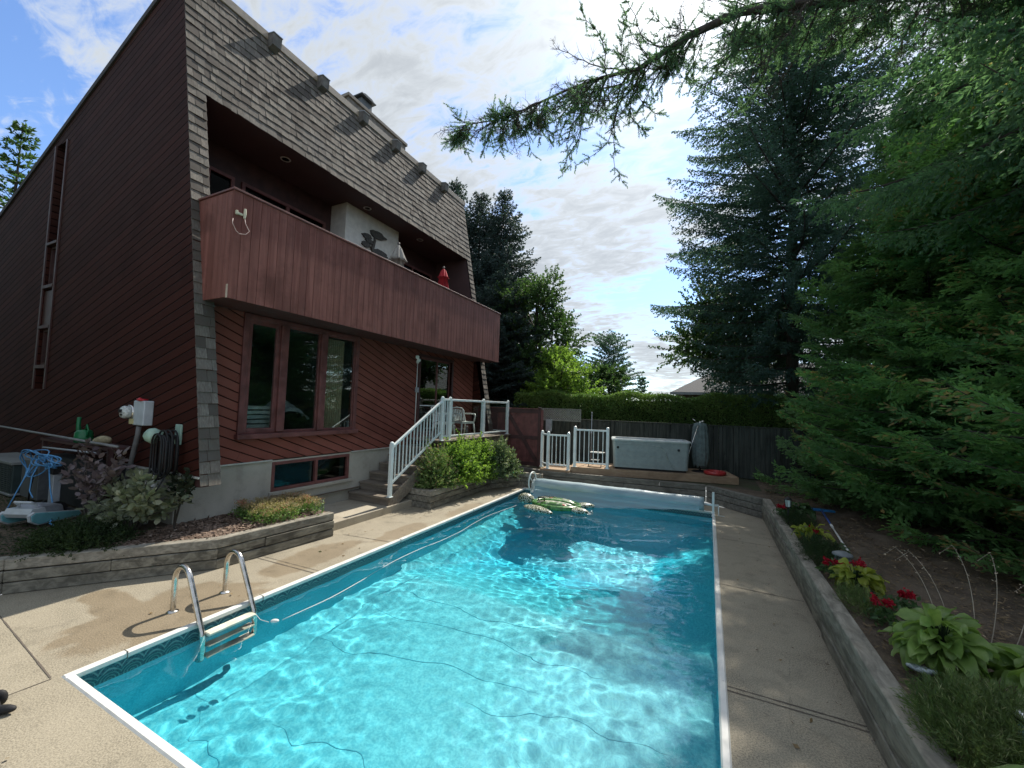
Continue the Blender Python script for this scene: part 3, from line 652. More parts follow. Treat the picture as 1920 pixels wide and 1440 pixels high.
# bracket with wire
br = thing('wall_bracket', 'small cream bracket with a hanging wire loop on the balcony corner', 'bracket', (BX, 3.62, 5.1))
g = MB(); g.tube([(BX+.03, 3.62, 5.22), (BX+.03, 3.62, 5.13), (BX+.03, 3.615, 5.07)], [.018, .022, .014], 8); g.cbox((BX+.015, 3.55, 5.12), (.03, .09, .03)); g.cbox((BX+.015, 3.51, 5.125), (.035, .03, .06)); g.build('bracket', plain('cream_paint', (.62, .60, .45), .5), br, smooth=False, bevel=.004)
g = MB(); g.tube([(BX+.035, 3.62, 5.06), (BX+.045, 3.63, 4.99), (BX+.05, 3.69, 4.9), (BX+.05, 3.64, 4.83), (BX+.05, 3.55, 4.805), (BX+.05, 3.50, 4.83), (BX+.05, 3.44, 4.93), (BX+.04, 3.45, 5.0)], .005, 6); g.build('wire', plain('pink_wire', (.6, .45, .40), .5), br, smooth=True)
# security light and conduit
sl = thing('security_light', 'white twin floodlight on a thin conduit beside the patio door', 'light', (HX, 8.9, 3.5))
g = MB(); g.tube([(HX+.02, 8.93, 1.5), (HX+.02, 8.93, 3.45)], .012, 8); g.build('conduit', M_white, sl, smooth=True)
g = MB(); g.cbox((HX+.035, 8.93, 2.72), (.07, .09, .14)); g.build('switch_box', M_greyp, sl, bevel=.006)
g = MB(); g.lathe([(.0, 0), (.05, 0), (.055, .03), (.0, .04)], 14, (HX, 8.93, 3.5), Matrix.Rotation(R(90), 3, 'Y')); g.tube([(HX+.03, 8.93, 3.5), (HX+.09, 8.86, 3.52)], .018, 8); g.build('mount', M_white, sl, smooth=True)
for (y, z, dy) in ((8.86, 3.56, -1), (8.8, 3.64, -1)):
    g = MB(); Mx = Vector((.75, dy*.55, -.35)).to_track_quat('Z', 'Y').to_matrix(); g.lathe([(0, 0), (.03, 0), (.035, .05), (.055, .10), (.05, .115), (0, .11)], 14, (HX+.08, y, z), Mx); g.build('lamp_head', M_white, sl, smooth=True)
# electricity meter on the side wall
me_ = thing('electricity_meter', 'pale grey electricity meter box on the dark side wall with slanting conduit', 'meter', (-8.1, HY0, 2.05))
g = MB(); g.box(-8.28, -7.94, HY0-.13, HY0, 1.86, 2.25); g.build('cabinet', plain('pale_grey_enamel', (.50, .56, .60), .45, var=.06), me_, bevel=.012)
Mx = Matrix.Rotation(R(90), 3, 'X'); g = MB(); g.lathe([(.0, .0), (.115, 0), (.115, .05), (.10, .05)], 24, (-8.36, HY0-.10, 2.06), Mx); g.build('meter_ring', M_steel, me_, smooth=True)
g = MB(); g.lathe([(.10, .0), (.10, .10), (.085, .13), (0, .135)], 24, (-8.36, HY0-.11, 2.06), Mx); g.build('meter_dome', plain('meter_glass', (.58, .62, .60), .2, var=.25, sc=30), me_, smooth=True)
g = MB(); g.cbox((-8.39, HY0-.25, 2.08), (.10, .012, .05)); g.cbox((-8.34, HY0-.25, 2.02), (.05, .012, .025)); g.build('dial', M_black, me_)
g = MB(); g.cbox((-8.26, HY0-.15, 1.92), (.05, .04, .08)); g.build('tag', plain('yellow_tag', (.55, .5, .25), .6), me_)
g = MB(); g.tube([(-8.12, HY0-.1, 1.84), (-8.14, HY0-.1, 1.7), (-8.42, HY0-.16, .4)], .035, 10); g.build('conduit', plain('grey_conduit', (.16, .16, .16), .6), me_, smooth=True)
g = MB(); g.box(-8.15, -8.02, HY0-.15, HY0-.05, 2.25, 2.28); g.lathe([(0, .05), (.025, .04), (.032, .02), (.028, 0)], 12, (-8.16, HY0-.1, 2.25)); g.build('red_knob', plain('red_knob', (.5, .02, .03), .4), me_, smooth=True)
# hose on its hanger
ho = thing('hose_hanger', 'black garden hose coiled on a pale green hanger near the house corner', 'hose', (-7.15, HY0, 1.5))
g = MB(); rg = random.Random(4)
for k in range(11):
    P = []; dx = rg.uniform(-.05, .05); dz = rg.uniform(-.05, .03); yy = HY0-.06-.022*k; hh = rg.uniform(.27, .34)
    for i in range(25):
        a = 2*math.pi*i/24; P.append((-7.13+dx+.155*math.sin(a)*(1 if abs(a-math.pi) > .1 else 1), yy+.01*math.sin(3*a), 1.50+dz+hh*math.cos(a)))
    g.tube(P, .0135, 6, cap=False)
P = [(-7.25, HY0-.2, 1.3), (-7.3, HY0-.3, 1.0), (-7.2, HY0-.35, .9), (-7.05, HY0-.3, .95), (-7.0, HY0-.2, 1.2)]; g.tube(P, .013, 6); g.tube([(-7.28, HY0-.15, 1.4), (-7.42, HY0-.3, 1.05), (-7.7, HY0-.4, .6), (-8.0, HY0-.5, .44)], .013, 6)
g.build('hose', M_black, ho, smooth=True)
g = MB(); g.box(-7.22, -7.06, HY0-.03, HY0, 1.62, 1.92); g.build('back_plate', plain('pale_green_plastic', (.33, .48, .40), .5), ho, bevel=.008)
g = MB(); g.lathe([(0, .16), (.07, .15), (.105, .10), (.11, 0), (.09, -.02)], 18, (-7.36, HY0-.18, 1.72), Matrix.Rotation(R(60), 3, 'X')); g.build('dome', plain('pale_green_plastic_dome', (.36, .52, .42), .45), ho, smooth=True)
# curtain and covered furniture seen through the window
g = MB(); n = 40; P = [(HX-.20+.03*math.sin(i*1.3), 6.12+.012*i) for i in range(n)]
g.add([(x, y, 1.5) for x, y in P]+[(x, y, 3.7) for x, y in P], [(i, i+1, n+i+1, n+i) for i in range(n-1)])
tag(g.build('curtain', plain('beige_curtain', (.66, .50, .32), .9), None, smooth=True, fixn=False), 'beige curtain hanging behind the right pane of the large window', 'curtain')
g = MB(); rg = random.Random(9)
for k in range(8): g.box(-8.1, -7.5, 4.35, 5.05-.01*k, 1.55+.085*k, 1.61+.085*k)
g.build('tmp', None).name = 'folded_linen'; o = bpy.data.objects['folded_linen']; o.data.materials.append(plain('linen', (.75, .78, .78), .9)); tag(o, 'stack of pale folded linen behind the left pane of the large window', 'linen')
g = MB(); V = []; n = 14
for i in range(n):
    for j in range(n):
        u = i/(n-1); v = j/(n-1); V.append((-7.95+.5*v-.2*math.sin(u*5)*.2, 5.0+.75*u, 1.5+.85*math.sin(math.pi*min(1, .25+.6*(1-u)))*(1-.25*v)+.03*math.sin(v*19+u*7)))
g.add(V, [(i*n+j, (i+1)*n+j, (i+1)*n+j+1, i*n+j+1) for i in range(n-1) for j in range(n-1)])
o = g.build('draped_armchair', plain('white_dust_sheet', (.62, .66, .66), .9, var=.2), None, smooth=True, fixn=False); tag(o, 'armchair under a pale striped throw behind the middle window pane', 'armchair')
# ------------------------------------------------------------------ timber walls, stairs, deck
M_seam = plain('dark_seam', (.018, .016, .013), .95)
M_cap = wood('weathered_timber_cap', (.17, .155, .125), (.42, .39, .325), 1, .9, .85, bump=.9, al=4.5)
def timber_wall(name, label, pts, h, n, w, m=None, group=None, capo=0, seed=0):
    rg = random.Random(seed); o = thing(name, label, 'retaining wall', (*pts[0], 0), group=group)
    c = h/n; g2 = MB()
    for k in range(n):
        g = MB(); z0 = k*c+.004; z1 = (k+1)*c-.008; mm__ = M_cap if k == n-1 and seed in (1, 4, 2) else (m or M_timber)
        for a, b in zip(pts, pts[1:]):
            a = Vector((*a, 0)); b = Vector((*b, 0)); d = b-a; Lg = d.length; d.normalize(); nn = Vector((d.y, -d.x, 0))  # right side = outer face
            t = 0
            if k: g2.hexa([a+nn*(.0-w)+d*.01+Vector((0, 0, z0-.011)), b+nn*(-w)-d*.01+Vector((0, 0, z0-.011)), b-nn*.022-d*.01+Vector((0, 0, z0-.011)), a-nn*.022+d*.01+Vector((0, 0, z0-.011)), a+nn*(.0-w)+d*.01+Vector((0, 0, z0-.001)), b+nn*(-w)-d*.01+Vector((0, 0, z0-.001)), b-nn*.022-d*.01+Vector((0, 0, z0-.001)), a-nn*.022+d*.01+Vector((0, 0, z0-.001))])
            if k % 2: cuts = [0, Lg*rg.uniform(.35, .6), Lg]
            else: cuts = [0, Lg] if Lg < 2.6 else [0, Lg*rg.uniform(.6, .75), Lg]
            for t0, t1 in zip(cuts, cuts[1:]):
                of = rg.uniform(-.014, .006); p = a+d*(t0+.002); q = a+d*(t1-.002); dz = rg.uniform(-.003, .002)
                i0 = nn*(of); i1 = nn*(of-w)
                g.hexa([p+i1+Vector((0, 0, z0)), q+i1+Vector((0, 0, z0)), q+i0+Vector((0, 0, z0)), p+i0+Vector((0, 0, z0)),
                        p+i1+Vector((0, 0, z1+dz)), q+i1+Vector((0, 0, z1+dz)), q+i0+Vector((0, 0, z1+dz)), p+i0+Vector((0, 0, z1+dz))])
        g.build('timber', mm__, o, bevel=.008)
    g2.build('gap_shade', M_seam, o)  # dark strips set into the gaps, standing in for shade between courses
    return o
def wood_dir(name, a, b, d):   # weathered timber with grain turned along direction d
    return None
timber_wall('timber_wall', 'weathered grey timber planter wall running past the ladder to the concrete pad', TL_, .41, 3, .14, seed=1)
timber_wall('timber_wall', 'low timber planter wall under the green shrubs beside the stairs', [(-6.3, 7.5), (-5.56, 7.5), (-5.56, 10.29), (-5.0, 11.1), (-4.35, 11.15)], .41, 3, .14, seed=2)
timber_wall('timber_wall', 'dark timber retaining wall behind the pool cover roller', [(-6.0, 11.95), (-4.3, 11.55), (-.05, 12.0), (1.1, 10.88)], .45, 3, .14, M_timberx, seed=3)
timber_wall('timber_wall', 'long straight timber wall along the right walkway below the flower bed', [(1.1, 10.88), (1.1, 5.5), (1.1, .5), (1.1, -5)], .465, 3, .15, seed=4)
# concrete pad
g = MB(); g.box(-7.28, -6.08, 5.18, 7.5, -.02, .15); tag(g.build('concrete_pad', M_step, None, bevel=.01), kind='structure')
# stairs
st = thing('stairs', 'weathered timber stairs climbing beside the house to the patio deck', 'stairs', (-6.7, 6.76, .15))
for k in range(6):
    y = 6.76+.305*k; z = .33+.182*k
    g = MB(); xr = -6.12; g.box(-7.27, xr, y-.03, y+.14, z-.045, z); g.box(-7.27, xr, y+.148, y+.315, z-.045, z-.002); g.build('tread', M_stair, st, bevel=.005)
    g = MB(); g.box(-7.27, xr-.03, y+.0, y+.025, z-.182 if k else .152, z-.047); g.build('riser', M_stair, st)
g = MB(); y0 = 6.77; g.prism([(y0, .152), (y0+.32, .152), (y0+2.0, 1.05), (y0+2.0, 1.38), (y0+1.6, 1.2), (y0, .28)], 'x', -6.15, -6.115); g.build('stringer', M_stair, st)
# patio deck
pd = thing('patio_deck', 'raised timber patio deck at the sliding door behind the shrubs', 'deck', (-6.7, 10.5, 0))
g = MB(); x = -7.26
while x < -6.08: g.box(x, x+.135, 8.6, 12.4, 1.385, 1.42); x += .14
g.build('deck_board', M_stair, pd, bevel=.004)
g = MB(); g.box(-6.12, -6.085, 8.6, 12.42, 1.2, 1.384); g.box(-7.26, -6.12, 12.385, 12.42, 1.2, 1.384)
for y in (8.7, 10.5, 12.3): g.box(-6.25, -6.13, y-.06, y+.06, .3, 1.2)
g.build('joist', M_stair, pd)
RX = -6.12
def post(g, x, y, z0, z1, w=.075, ball=True):
    g.box(x-w/2, x+w/2, y-w/2, y+w/2, z0, z1)
    if ball: g.lathe([(w*.45, 0), (w*.62, .012), (w*.5, .035), (.0, .055)], 12, (x, y, z1))
    g.box(x-w*.75, x+w*.75, y-w*.75, y+w*.75, z0, z0+.012)
ra = thing('stair_railing', 'white metal stair railing with sloping handrail and square balusters', 'railing', (RX, 6.78, .33))
g = MB(); post(g, RX, 6.80, .33, 1.46); g.nx(); post(g, RX, 8.58, 1.42, 2.5); g.build_each('post', M_white, ra, bevel=.004)
g = MB(); g.beam((RX, 6.83, 1.40), (RX, 8.55, 2.42), .06, .055); g.build('handrail', M_white, ra, bevel=.006)
g = MB(); g.beam((RX, 6.83, .62), (RX, 8.55, 1.64), .04, .045); g.build('bottom_rail', M_white, ra)
g = MB()
for k in range(14):
    y = 6.93+k*.117; z = .62+(y-6.83)*.593; g.nx(); g.box(RX-.011, RX+.011, y-.011, y+.011, z, z+.78)
g.build_each('baluster', M_white, ra)
gr = thing('glass_railing', 'white patio railing with clear glass panels in front of the plastic chairs', 'railing', (RX, 10.5, 1.42))
g = MB()
for y in (8.92, 10.68, 12.34): g.nx(); post(g, RX, y, 1.42, 2.5)
g.build_each('post', M_white, gr, bevel=.004)
g = MB(); g.box(RX-.035, RX+.035, 8.62, 12.30, 2.44, 2.495); g.box(RX-.02, RX+.02, 8.62, 12.30, 1.50, 1.545); g.box(-7.2, RX-.04, 12.32, 12.36, 2.44, 2.49); g.box(-7.2, RX-.04, 12.32, 12.36, 1.5, 1.54); g.build('rail', M_white, gr, bevel=.006)
g = MB()
for y in (8.70, 8.80): g.nx(); g.box(RX-.011, RX+.011, y-.011, y+.011, 1.545, 2.44)
for y in (9.0, 10.59, 10.77, 12.25): g.nx(); g.box(RX-.015, RX+.015, y-.02, y+.02, 1.545, 2.44)
g.build_each('stile', M_white, gr)
for (a, b) in ((9.02, 10.57), (10.79, 12.23)):
    g = MB(); g.box(RX-.004, RX+.004, a, b, 1.56, 2.43); g.build('glass_panel', glass('clear_panel', (.90, .95, .94), .02), gr)
# plastic chairs
def chair(loc, rz, label):
    c = thing('plastic_chair', label, 'chair', loc, rz, 'plastic chairs on the patio deck')
    g = MB(); n = 9
    V = []; 
    for i in range(n):
        for j in range(n): u = i/(n-1)*2-1; v = j/(n-1); V.append((u*.23, -.22+.44*v, .43-.02*(1-u*u)-.02*v))
    g.add(V, [(i*n+j, (i+1)*n+j, (i+1)*n+j+1, i*n+j+1) for i in range(n-1) for j in range(n-1)]); g.box(-.23, .23, .215, .235, .37, .43); g.box(-.24, -.22, -.22, .22, .37, .43); g.box(.22, .24, -.22, .22, .37, .43)
    g.build('seat', M_plastic, c, local=True)
    g = MB()
    for k in range(7): a = (k-3)/3; g.beam((a*.17, -.22-.02*(1-a*a), .44), (a*.2, -.33-.03*(1-a*a), .80-.02*a*a), .034, .012, (0, 1, 0))
    g.tube([(-.23, -.22, .42), (-.235, -.32, .76), (-.17, -.35, .83), (0, -.37, .855), (.17, -.35, .83), (.235, -.32, .76), (.23, -.22, .42)], .016, 8); g.build('backrest', M_plastic, c, local=True)
    for s in (-1, 1):
        g = MB(); g.tube([(s*.24, -.29, .66), (s*.29, -.05, .665), (s*.29, .18, .655), (s*.27, .22, .60), (s*.24, .21, .43)], .021, 8); g.build('armrest', M_plastic, c, local=True, smooth=True)
        for (y0, y1) in ((.2, .25), (-.2, -.3)):
            g = MB(); g.tube([(s*.22, y0, .42), (s*.26, y1, 0)], [.026, .017], 8); g.build('leg', M_plastic, c, local=True, smooth=True)
    return c
chair((-6.72, 9.55, 1.42), R(-70), 'white plastic armchair facing away on the deck, nearest the stairs')
chair((-6.72, 10.55, 1.42), R(-110), 'white plastic armchair with slatted back beside the middle railing post')
# gate, fence, lattice
gt = thing('wooden_gate', 'tall dark red board gate with a diagonal brace', 'gate', (-5.6, 12.45, .4))
g = MB(); x = -6.55
while x < -4.98: g.box(x, x+.135, 12.47, 12.49, .42, 2.26); x += .14
g.build('board', M_trim, gt)
g = MB(); g.box(-6.55, -4.97, 12.44, 12.47, 1.28, 1.40); g.box(-6.55, -4.97, 12.44, 12.47, 2.14, 2.28); g.box(-6.55, -4.97, 12.44, 12.47, .42, .54); g.box(-5.04, -4.96, 12.42, 12.5, .35, 2.33)
g.build('frame', M_trimd, gt); g = MB(); g.beam((-6.2, 12.45, 2.2), (-5.02, 12.45, .5), .03, .12, (0, 0, 1)); g.build('brace', M_trimd, gt)
g = MB(); g.box(-6.9, -4.97, 12.42, 12.5, 2.28, 2.31); g.build('cap', M_trim, gt)
g = MB(); g.box(-8.6, -6.56, 12.46, 12.5, .4, 2.28); tag(g.build('side_fence', M_trimd), 'dark red board fence closing the gap behind the patio deck', 'fence')
fe = thing('board_fence', 'tall weathered grey-green board fence across the back of the yard', 'fence', (2, 14.2, .4))
FY = 14.2; rg = random.Random(6); x = -6.4; g = MB()
while x < 12:
    w = rg.uniform(.13, .15); z1 = 1.94+rg.uniform(-.015, .015); th = rg.uniform(-.004, .004)
    g.box(x+.003, x+w-.003-(rg.random() < .12)*.012, FY+th, FY+.02+th, .42, z1); x += w
g.build('board', M_fence, fe)
g = MB(); x = -6.35
while x < 12:
    w = .15; g.box(x+.06, x+w+.05, FY+.065, FY+.085, .42, 1.93); x += .15+rg.choice((0, 0, .012))
g.build('back_board', M_fence, fe)
g = MB(); g.box(-6.4, 12, FY+.021, FY+.064, 1.55, 1.64); g.box(-6.4, 12, FY+.021, FY+.064, .7, .79); g.box(-6.4, 12, FY-.02, FY+.1, 1.945, 1.975)
for x in np.arange(-3.0, 12, 2.4): g.box(x, x+.09, FY-.075, FY-.001, .4, 1.96)
g.build('fence_rail', M_fence, fe)
la = thing('lattice_panel', 'grey diagonal lattice panel on top of the fence beside the gate', 'lattice', (-4.8, 13.6, 2.1))
g = MB(); z0, z1, xa, xb, yy = 1.93, 2.30, -5.45, -4.0, 13.7
def clipseg(x0, dirn, off):
    # line z = z0 + dirn*(x-x0)
    P = []
    xs = sorted([x0, x0+dirn*(z1-z0)]); a, b = max(xs[0], xa), min(xs[1], xb)
    if b-a > .02: g.beam((a, yy+off, z0+dirn*(a-x0)), (b, yy+off, z0+dirn*(b-x0)), .008, .028, (0, 0, 1))
k = xa-.6
while k < xb+.6: clipseg(k, 1, 0); clipseg(k, -1, .009); k += .085
g.build('lath', plain('lattice_grey', (.22, .24, .215), .8), la)
g = MB(); g.box(xa, xb, yy-.012, yy+.02, z1, z1+.03); g.box(xa, xb, yy-.012, yy+.02, z0-.04, z0); g.box(xb, xb+.04, yy-.012, yy+.02, z0-.04, z1+.03); g.box(xa-.09, xa, yy-.03, yy+.06, .4, 2.36); g.build('frame', plain('lattice_frame', (.20, .22, .19), .8), la)
g = MB(); g.cbox((-5.1, 13.62, 1.72), (.22, .08, .42)); tag(g.build('wall_panel_box', plain('grey_blue_box', (.28, .35, .37), .5), None, bevel=.01), 'small grey utility box on the fence beside the gate', 'box')
# hot tub platform
pf_ = thing('tub_platform', 'low platform of new cedar boards carrying the hot tub', 'platform', (-1.6, 12.9, .4))
A = Vector((-3.72, 11.88, 0)); B = Vector((.72, 12.86, 0)); dd = (B-A).normalized(); bk = Vector((-dd.y, dd.x, 0))
def onp(s, t, z): return A+dd*s+bk*t+Vector((0, 0, z))
LgP = (B-A).length
def pbox(g, s0, s1, t0, t1, z0, z1): g.hexa([onp(s0, t0, z0), onp(s1, t0, z0), onp(s1, t1, z0), onp(s0, t1, z0), onp(s0, t0, z1), onp(s1, t0, z1), onp(s1, t1, z1), onp(s0, t1, z1)])
g = MB()
for k in range(9): pbox(g, 0, LgP, .03+k*.145, .03+k*.145+.138, .565, .60)
g.build('deck_board', M_newwood, pf_, bevel=.004)
g = MB(); pbox(g, -.01, LgP+.01, -.005, .027, .40, .602); pbox(g, LgP+.01, LgP+.04, -.005, 1.3, .40, .602); g.build('fascia', M_newwood, pf_, bevel=.004)
g = MB(); g.box(-4.62, -3.70, 11.68, 12.9, .455, .50); g.box(-4.62, -3.70, 11.655, 11.68, .36, .50); g.build('lower_step', M_newwood, pf_, bevel=.004)
# hot tub
ht = thing('hot_tub', 'long pale grey acrylic hot tub standing on the cedar platform', 'hot tub', tuple(onp(2.35, .5, .6)), 0)
Lt, Wt, Ht = 2.18, .95, .90
def tp(s, t, z): return onp(1.20+s, .12+t, .602+z)
g = MB(); g.cur = 0
def ring(z, ins, r=.10):
    P = []
    for (cx, cy, a0) in ((Lt-r-ins, r+ins, -90), (Lt-r-ins, Wt-r-ins, 0), (r+ins, Wt-r-ins, 90), (r+ins, r+ins, 180)):
        for k in range(5): a = R(a0+k*22.5); P.append(tp(cx+r*math.cos(a), cy+r*math.sin(a), z))
    return P
def loft(g, rings, capt=True):
    n = len(rings[0]); b = [v for q in rings for v in q]; F = [(i*n+k, i*n+(k+1) % n, (i+1)*n+(k+1) % n, (i+1)*n+k) for i in range(len(rings)-1) for k in range(n)]
    if capt: F += [tuple(range(n))[::-1], tuple((len(rings)-1)*n+k for k in range(n))]
    g.add(b, F)
loft(g, [ring(.06, .05), ring(.3, .04), ring(.6, .025), ring(.84, .012)]); g.build('tub_shell', plain('tub_panel', (.28, .335, .33), .35, var=.06), ht, bevel=0)
g = MB(); loft(g, [ring(.84, -.01), ring(.88, -.02), ring(.90, 0), ring(.90, .10), ring(.55, .2)]); g.build('rim', plain('tub_rim', (.52, .57, .56), .3, var=.04), ht)
g = MB(); pb_ = []
for z in (.18, .30, .42, .54): a = tp(.12, .033-.008*(z/.3), z); b = tp(Lt-.75, .033-.008*(z/.3), z); g.beam(a, b, .006, .008)
P = [tp(1.15, .012, .74), tp(1.35, .012, .72), tp(1.48, .014, .62), tp(1.56, .018, .4), tp(1.66, .026, .2), tp(1.8, .03, .10)]; g.tube(P, .012, 6); P = [tp(.12, .010, .76), tp(.8, .010, .76), tp(1.2, .010, .75)]; g.tube(P, .01, 6)
g.build('panel_line', plain('tub_line', (.34, .40, .39), .4), ht)
g = MB()
for s in (.17, 1.86):
    g.nx()
    Mx = Matrix.Rotation(math.atan2(dd.y, dd.x), 3, 'Z') @ Matrix.Rotation(R(90), 3, 'X'); g.lathe([(0, .015), (.032, .012), (.036, 0)], 14, tp(s, .018, .64), Mx)
g.build_each('vent_cap', M_black, ht, smooth=True)
g = MB(); loft(g, [ring(.0, .09), ring(.06, .09)]); g.build('base', M_black, ht)
# covered folded sunshade next to the tub
um = thing('covered_umbrella', 'tall cantilever umbrella under a draped grey-green cover beside the hot tub', 'parasol', (-.3, 13.4, .45))
g = MB(); n = 36; rows = []; rg = random.Random(1)
for (z, q) in ((.75, .17), (.80, .20), (1.0, .235), (1.3, .235), (1.6, .22), (1.9, .19), (2.02, .16), (2.06, .04)):
    rows.append([(-.22+q*1.0*math.cos(2*math.pi*k/n)*(1+.10*math.sin(k*2.1)+.06*math.sin(k*.9+z)), 13.4+q*.8*math.sin(2*math.pi*k/n)*(1+.1*math.sin(k*2.1)), z+(.05*math.sin(k*1.7) if z < .8 else 0)) for k in range(n)])
loft(g, rows); g.build('cover', plain('grey_green_cloth', (.13, .17, .165), .8, var=.2), um, smooth=True)
g = MB(); g.tube([(-.22, 13.38, .43), (-.22, 13.38, 2.08)], .03, 8); g.tube([(-.3, 13.2, 2.07), (-.42, 13.2, 2.15)], .014, 6); g.tube([(-.2, 13.3, 2.08), (-.1, 13.3, 2.1)], .02, 6); g.tube([(-.27, 13.16, 1.95), (-.47, 12.95, 1.3), (-.58, 12.85, .8), (-.55, 12.8, .64)], .014, 6); g.build('pole', M_steel, um, smooth=True)
g = MB(); g.lathe([(0, .0), (.3, 0), (.3, .12), (.2, .2), (0, .22)], 20, (-.22, 13.4, .43)); g.build('base', M_black, um)
# red ring and the plank it lies on
g = MB(); c = onp(4.05, .28, .655); n = 28; P = [(c.x+.24*math.cos(2*math.pi*k/n), c.y+.24*math.sin(2*math.pi*k/n), c.z) for k in range(n+1)]; g.tube(P, .055, 12, cap=False)
tag(g.build('lifebuoy', plain('red_vinyl', (.42, .035, .035), .35, var=.08), None, smooth=True), 'red inflatable swim ring lying on the end of the cedar platform', 'swim ring')
# white barrier railings by the tub
def barrier(a, b, z0, h, label, nb, extra=None):
    o = thing('safety_railing', label, 'railing', (*a, z0), group='white railings on the tub platform'); a = Vector((*a, z0)); b = Vector((*b, z0))
    g = MB(); post(g, a.x, a.y, z0, z0+h, .08); g.nx(); post(g, b.x, b.y, z0, z0+h, .08)
    if extra: g.nx(); post(g, extra[0], extra[1], z0, z0+h, .08)
    g.build_each('post', M_white, o, bevel=.004)
    g = MB(); g.beam(a+Vector((0, 0, h-.06)), b+Vector((0, 0, h-.06)), .06, .05); g.beam(a+Vector((0, 0, .13)), b+Vector((0, 0, .13)), .035, .04)
    if extra: g.beam(a+Vector((0, 0, h-.06)), Vector((*extra, z0+h-.06)), .06, .05); g.beam(a+Vector((0, 0, .13)), Vector((*extra, z0+.13)), .035, .04)
    g.build('rail', M_white, o, bevel=.005)
    g = MB()
    for k in range(nb):
        p = a.lerp(b, (k+1)/(nb+1)); g.nx(); g.box(p.x-.011, p.x+.011, p.y-.011, p.y+.011, z0+.13, z0+h-.06)
    g.build_each('baluster', M_white, o); return o
barrier((-4.40, 11.74), (-3.78, 11.82), .50, 1.08, 'shorter white picket railing at the left end of the platform', 4, (-4.72, 12.05))
barrier((-3.62, 11.95), (-2.68, 12.14), .60, 1.17, 'taller white picket railing between the step and the hot tub', 6)
# step stool behind the railing
so = thing('step_stool', 'small folding step with white treads behind the taller railing', 'step stool', (-3.0, 12.6, .6))
g = MB(); g.box(-3.3, -2.88, 12.5, 12.72, 1.0, 1.025); g.nx(); g.box(-3.22, -2.98, 12.3, 12.45, .8, .82); g.build_each('tread', M_plastic, so)
g = MB()
for x in (-3.28, -2.9): g.nx(); g.tube([(x, 12.25, .605), (x, 12.5, 1.0)], .012, 6); g.tube([(x, 12.8, .605), (x, 12.6, 1.0)], .012, 6)
g.build_each('leg', M_black, so)
# thin outdoor shower / pole behind
g = MB(); g.tube([(-3.45, 13.2, .6), (-3.45, 13.2, 2.2)], .012, 8); g.lathe([(.0, .06), (.02, .05), (.035, 0), (0, 0)], 10, (-3.45, 13.18, 1.55)); g.lathe([(0, .05), (.025, .04), (.02, 0)], 10, (-3.45, 13.2, 2.2)); tag(g.build('garden_pole', M_greyp, None, smooth=True), 'thin grey pole with a knob standing behind the taller railing', 'pole')
# ------------------------------------------------------------------ pool things
la_ = thing('pool_ladder', 'stainless steel pool ladder with cream steps in the near left water', 'ladder', (-4.9, 2.8, 0))
for k, y in enumerate((2.52, 3.05)):
    g = MB(); P = [(-5.24, y, 0), (-5.24, y, .28)]
    for i in range(9): a = math.pi-math.pi*i/8*.80; P.append((-5.085+.155*math.cos(a), y, .34+.17*math.sin(a)))
    P += [(-4.72, y, .02), (-4.64, y, -.12), (-4.64, y, -.62), (-4.72, y, -.68)]
    # smooth the polyline
    for _ in range(2):
        Q = [P[0]]
        for u, v in zip(P, P[1:]): u = Vector(u); v = Vector(v); Q += [tuple(u.lerp(v, .25)), tuple(u.lerp(v, .75))]
        P = Q+[P[-1]]
    g.tube(P, .027, 14); g.build('rail', M_steel, la_, smooth=True)
    g = MB(); g.lathe([(.0, .022), (.03, .02), (.055, .008), (.058, 0)], 20, (-5.24, y, 0)); g.build('escutcheon', M_steel, la_, smooth=True)
for z in (-.09, -.33, -.57):
    g = MB(); g.box(-4.69, -4.585, 2.545, 3.025, z-.02, z+.015); g.build('step', plain('cream_step', (.72, .70, .56), .45), la_, bevel=.008).cycles.is_caustics_receiver = True
# roller cover
ro = thing('solar_cover_roller', 'translucent pool cover wound on a roller across the far end of the pool', 'pool cover', (-2.1, 10.55, 0))
RY, RZ, RR = 10.62, .225, .16
M_cov = Mt('bubble_cover', (.56, .64, .66), .3); nv = M_cov.noise(1.2, 5, sc=(1, 4, 4)); M_cov.set('Base Color', M_cov.mix(M_cov.step(nv, .3, .7), (.27, .37, .41), (.48, .57, .58))); M_cov.bump(M_cov.vor(60), .25, .004); M_cov.bump(M_cov.noise(5, 3, sc=(.4, 3, 3)), .4, .02)
M_cov = M_cov.m
g = MB(); n = 40; m_ = 30; V = []
for i in range(n+1):
    x = -4.3+4.22*i/n
    for k in range(m_):
        a = 2*math.pi*k/m_; q = RR*(1+.03*math.sin(i*.5+a)+.015*math.sin(i*1.7))*(1-.10*(i/n < .03)); V.append((x, RY+q*math.cos(a), RZ+q*math.sin(a)))
F = [(i*m_+k, i*m_+(k+1) % m_, (i+1)*m_+(k+1) % m_, (i+1)*m_+k) for i in range(n) for k in range(m_)]; F += [tuple(range(m_)), tuple(n*m_+k for k in range(m_))]
g.add(V, F); g.build('rolled_cover', M_cov, ro, smooth=True)
g = MB(); V = []; n = 60; mm = 9
for i in range(n+1):
    x = -4.28+4.1*i/n
    for k in range(mm):
        t = k/(mm-1); w = max(0., 1-i/n*1.05); y = RY-RR+.02*w-(.03+.52*w)*t**1.5; z = RZ-.03-(RZ-.03-(WL+.004))*(1-(1-t)**2)*min(1, .35+1.2*w)
        V.append((x, y, z+.006*math.sin(i*.9+t*5)))
g.add(V, [(i*mm+k, (i+1)*mm+k, (i+1)*mm+k+1, i*mm+k+1) for i in range(n) for k in range(mm-1)])
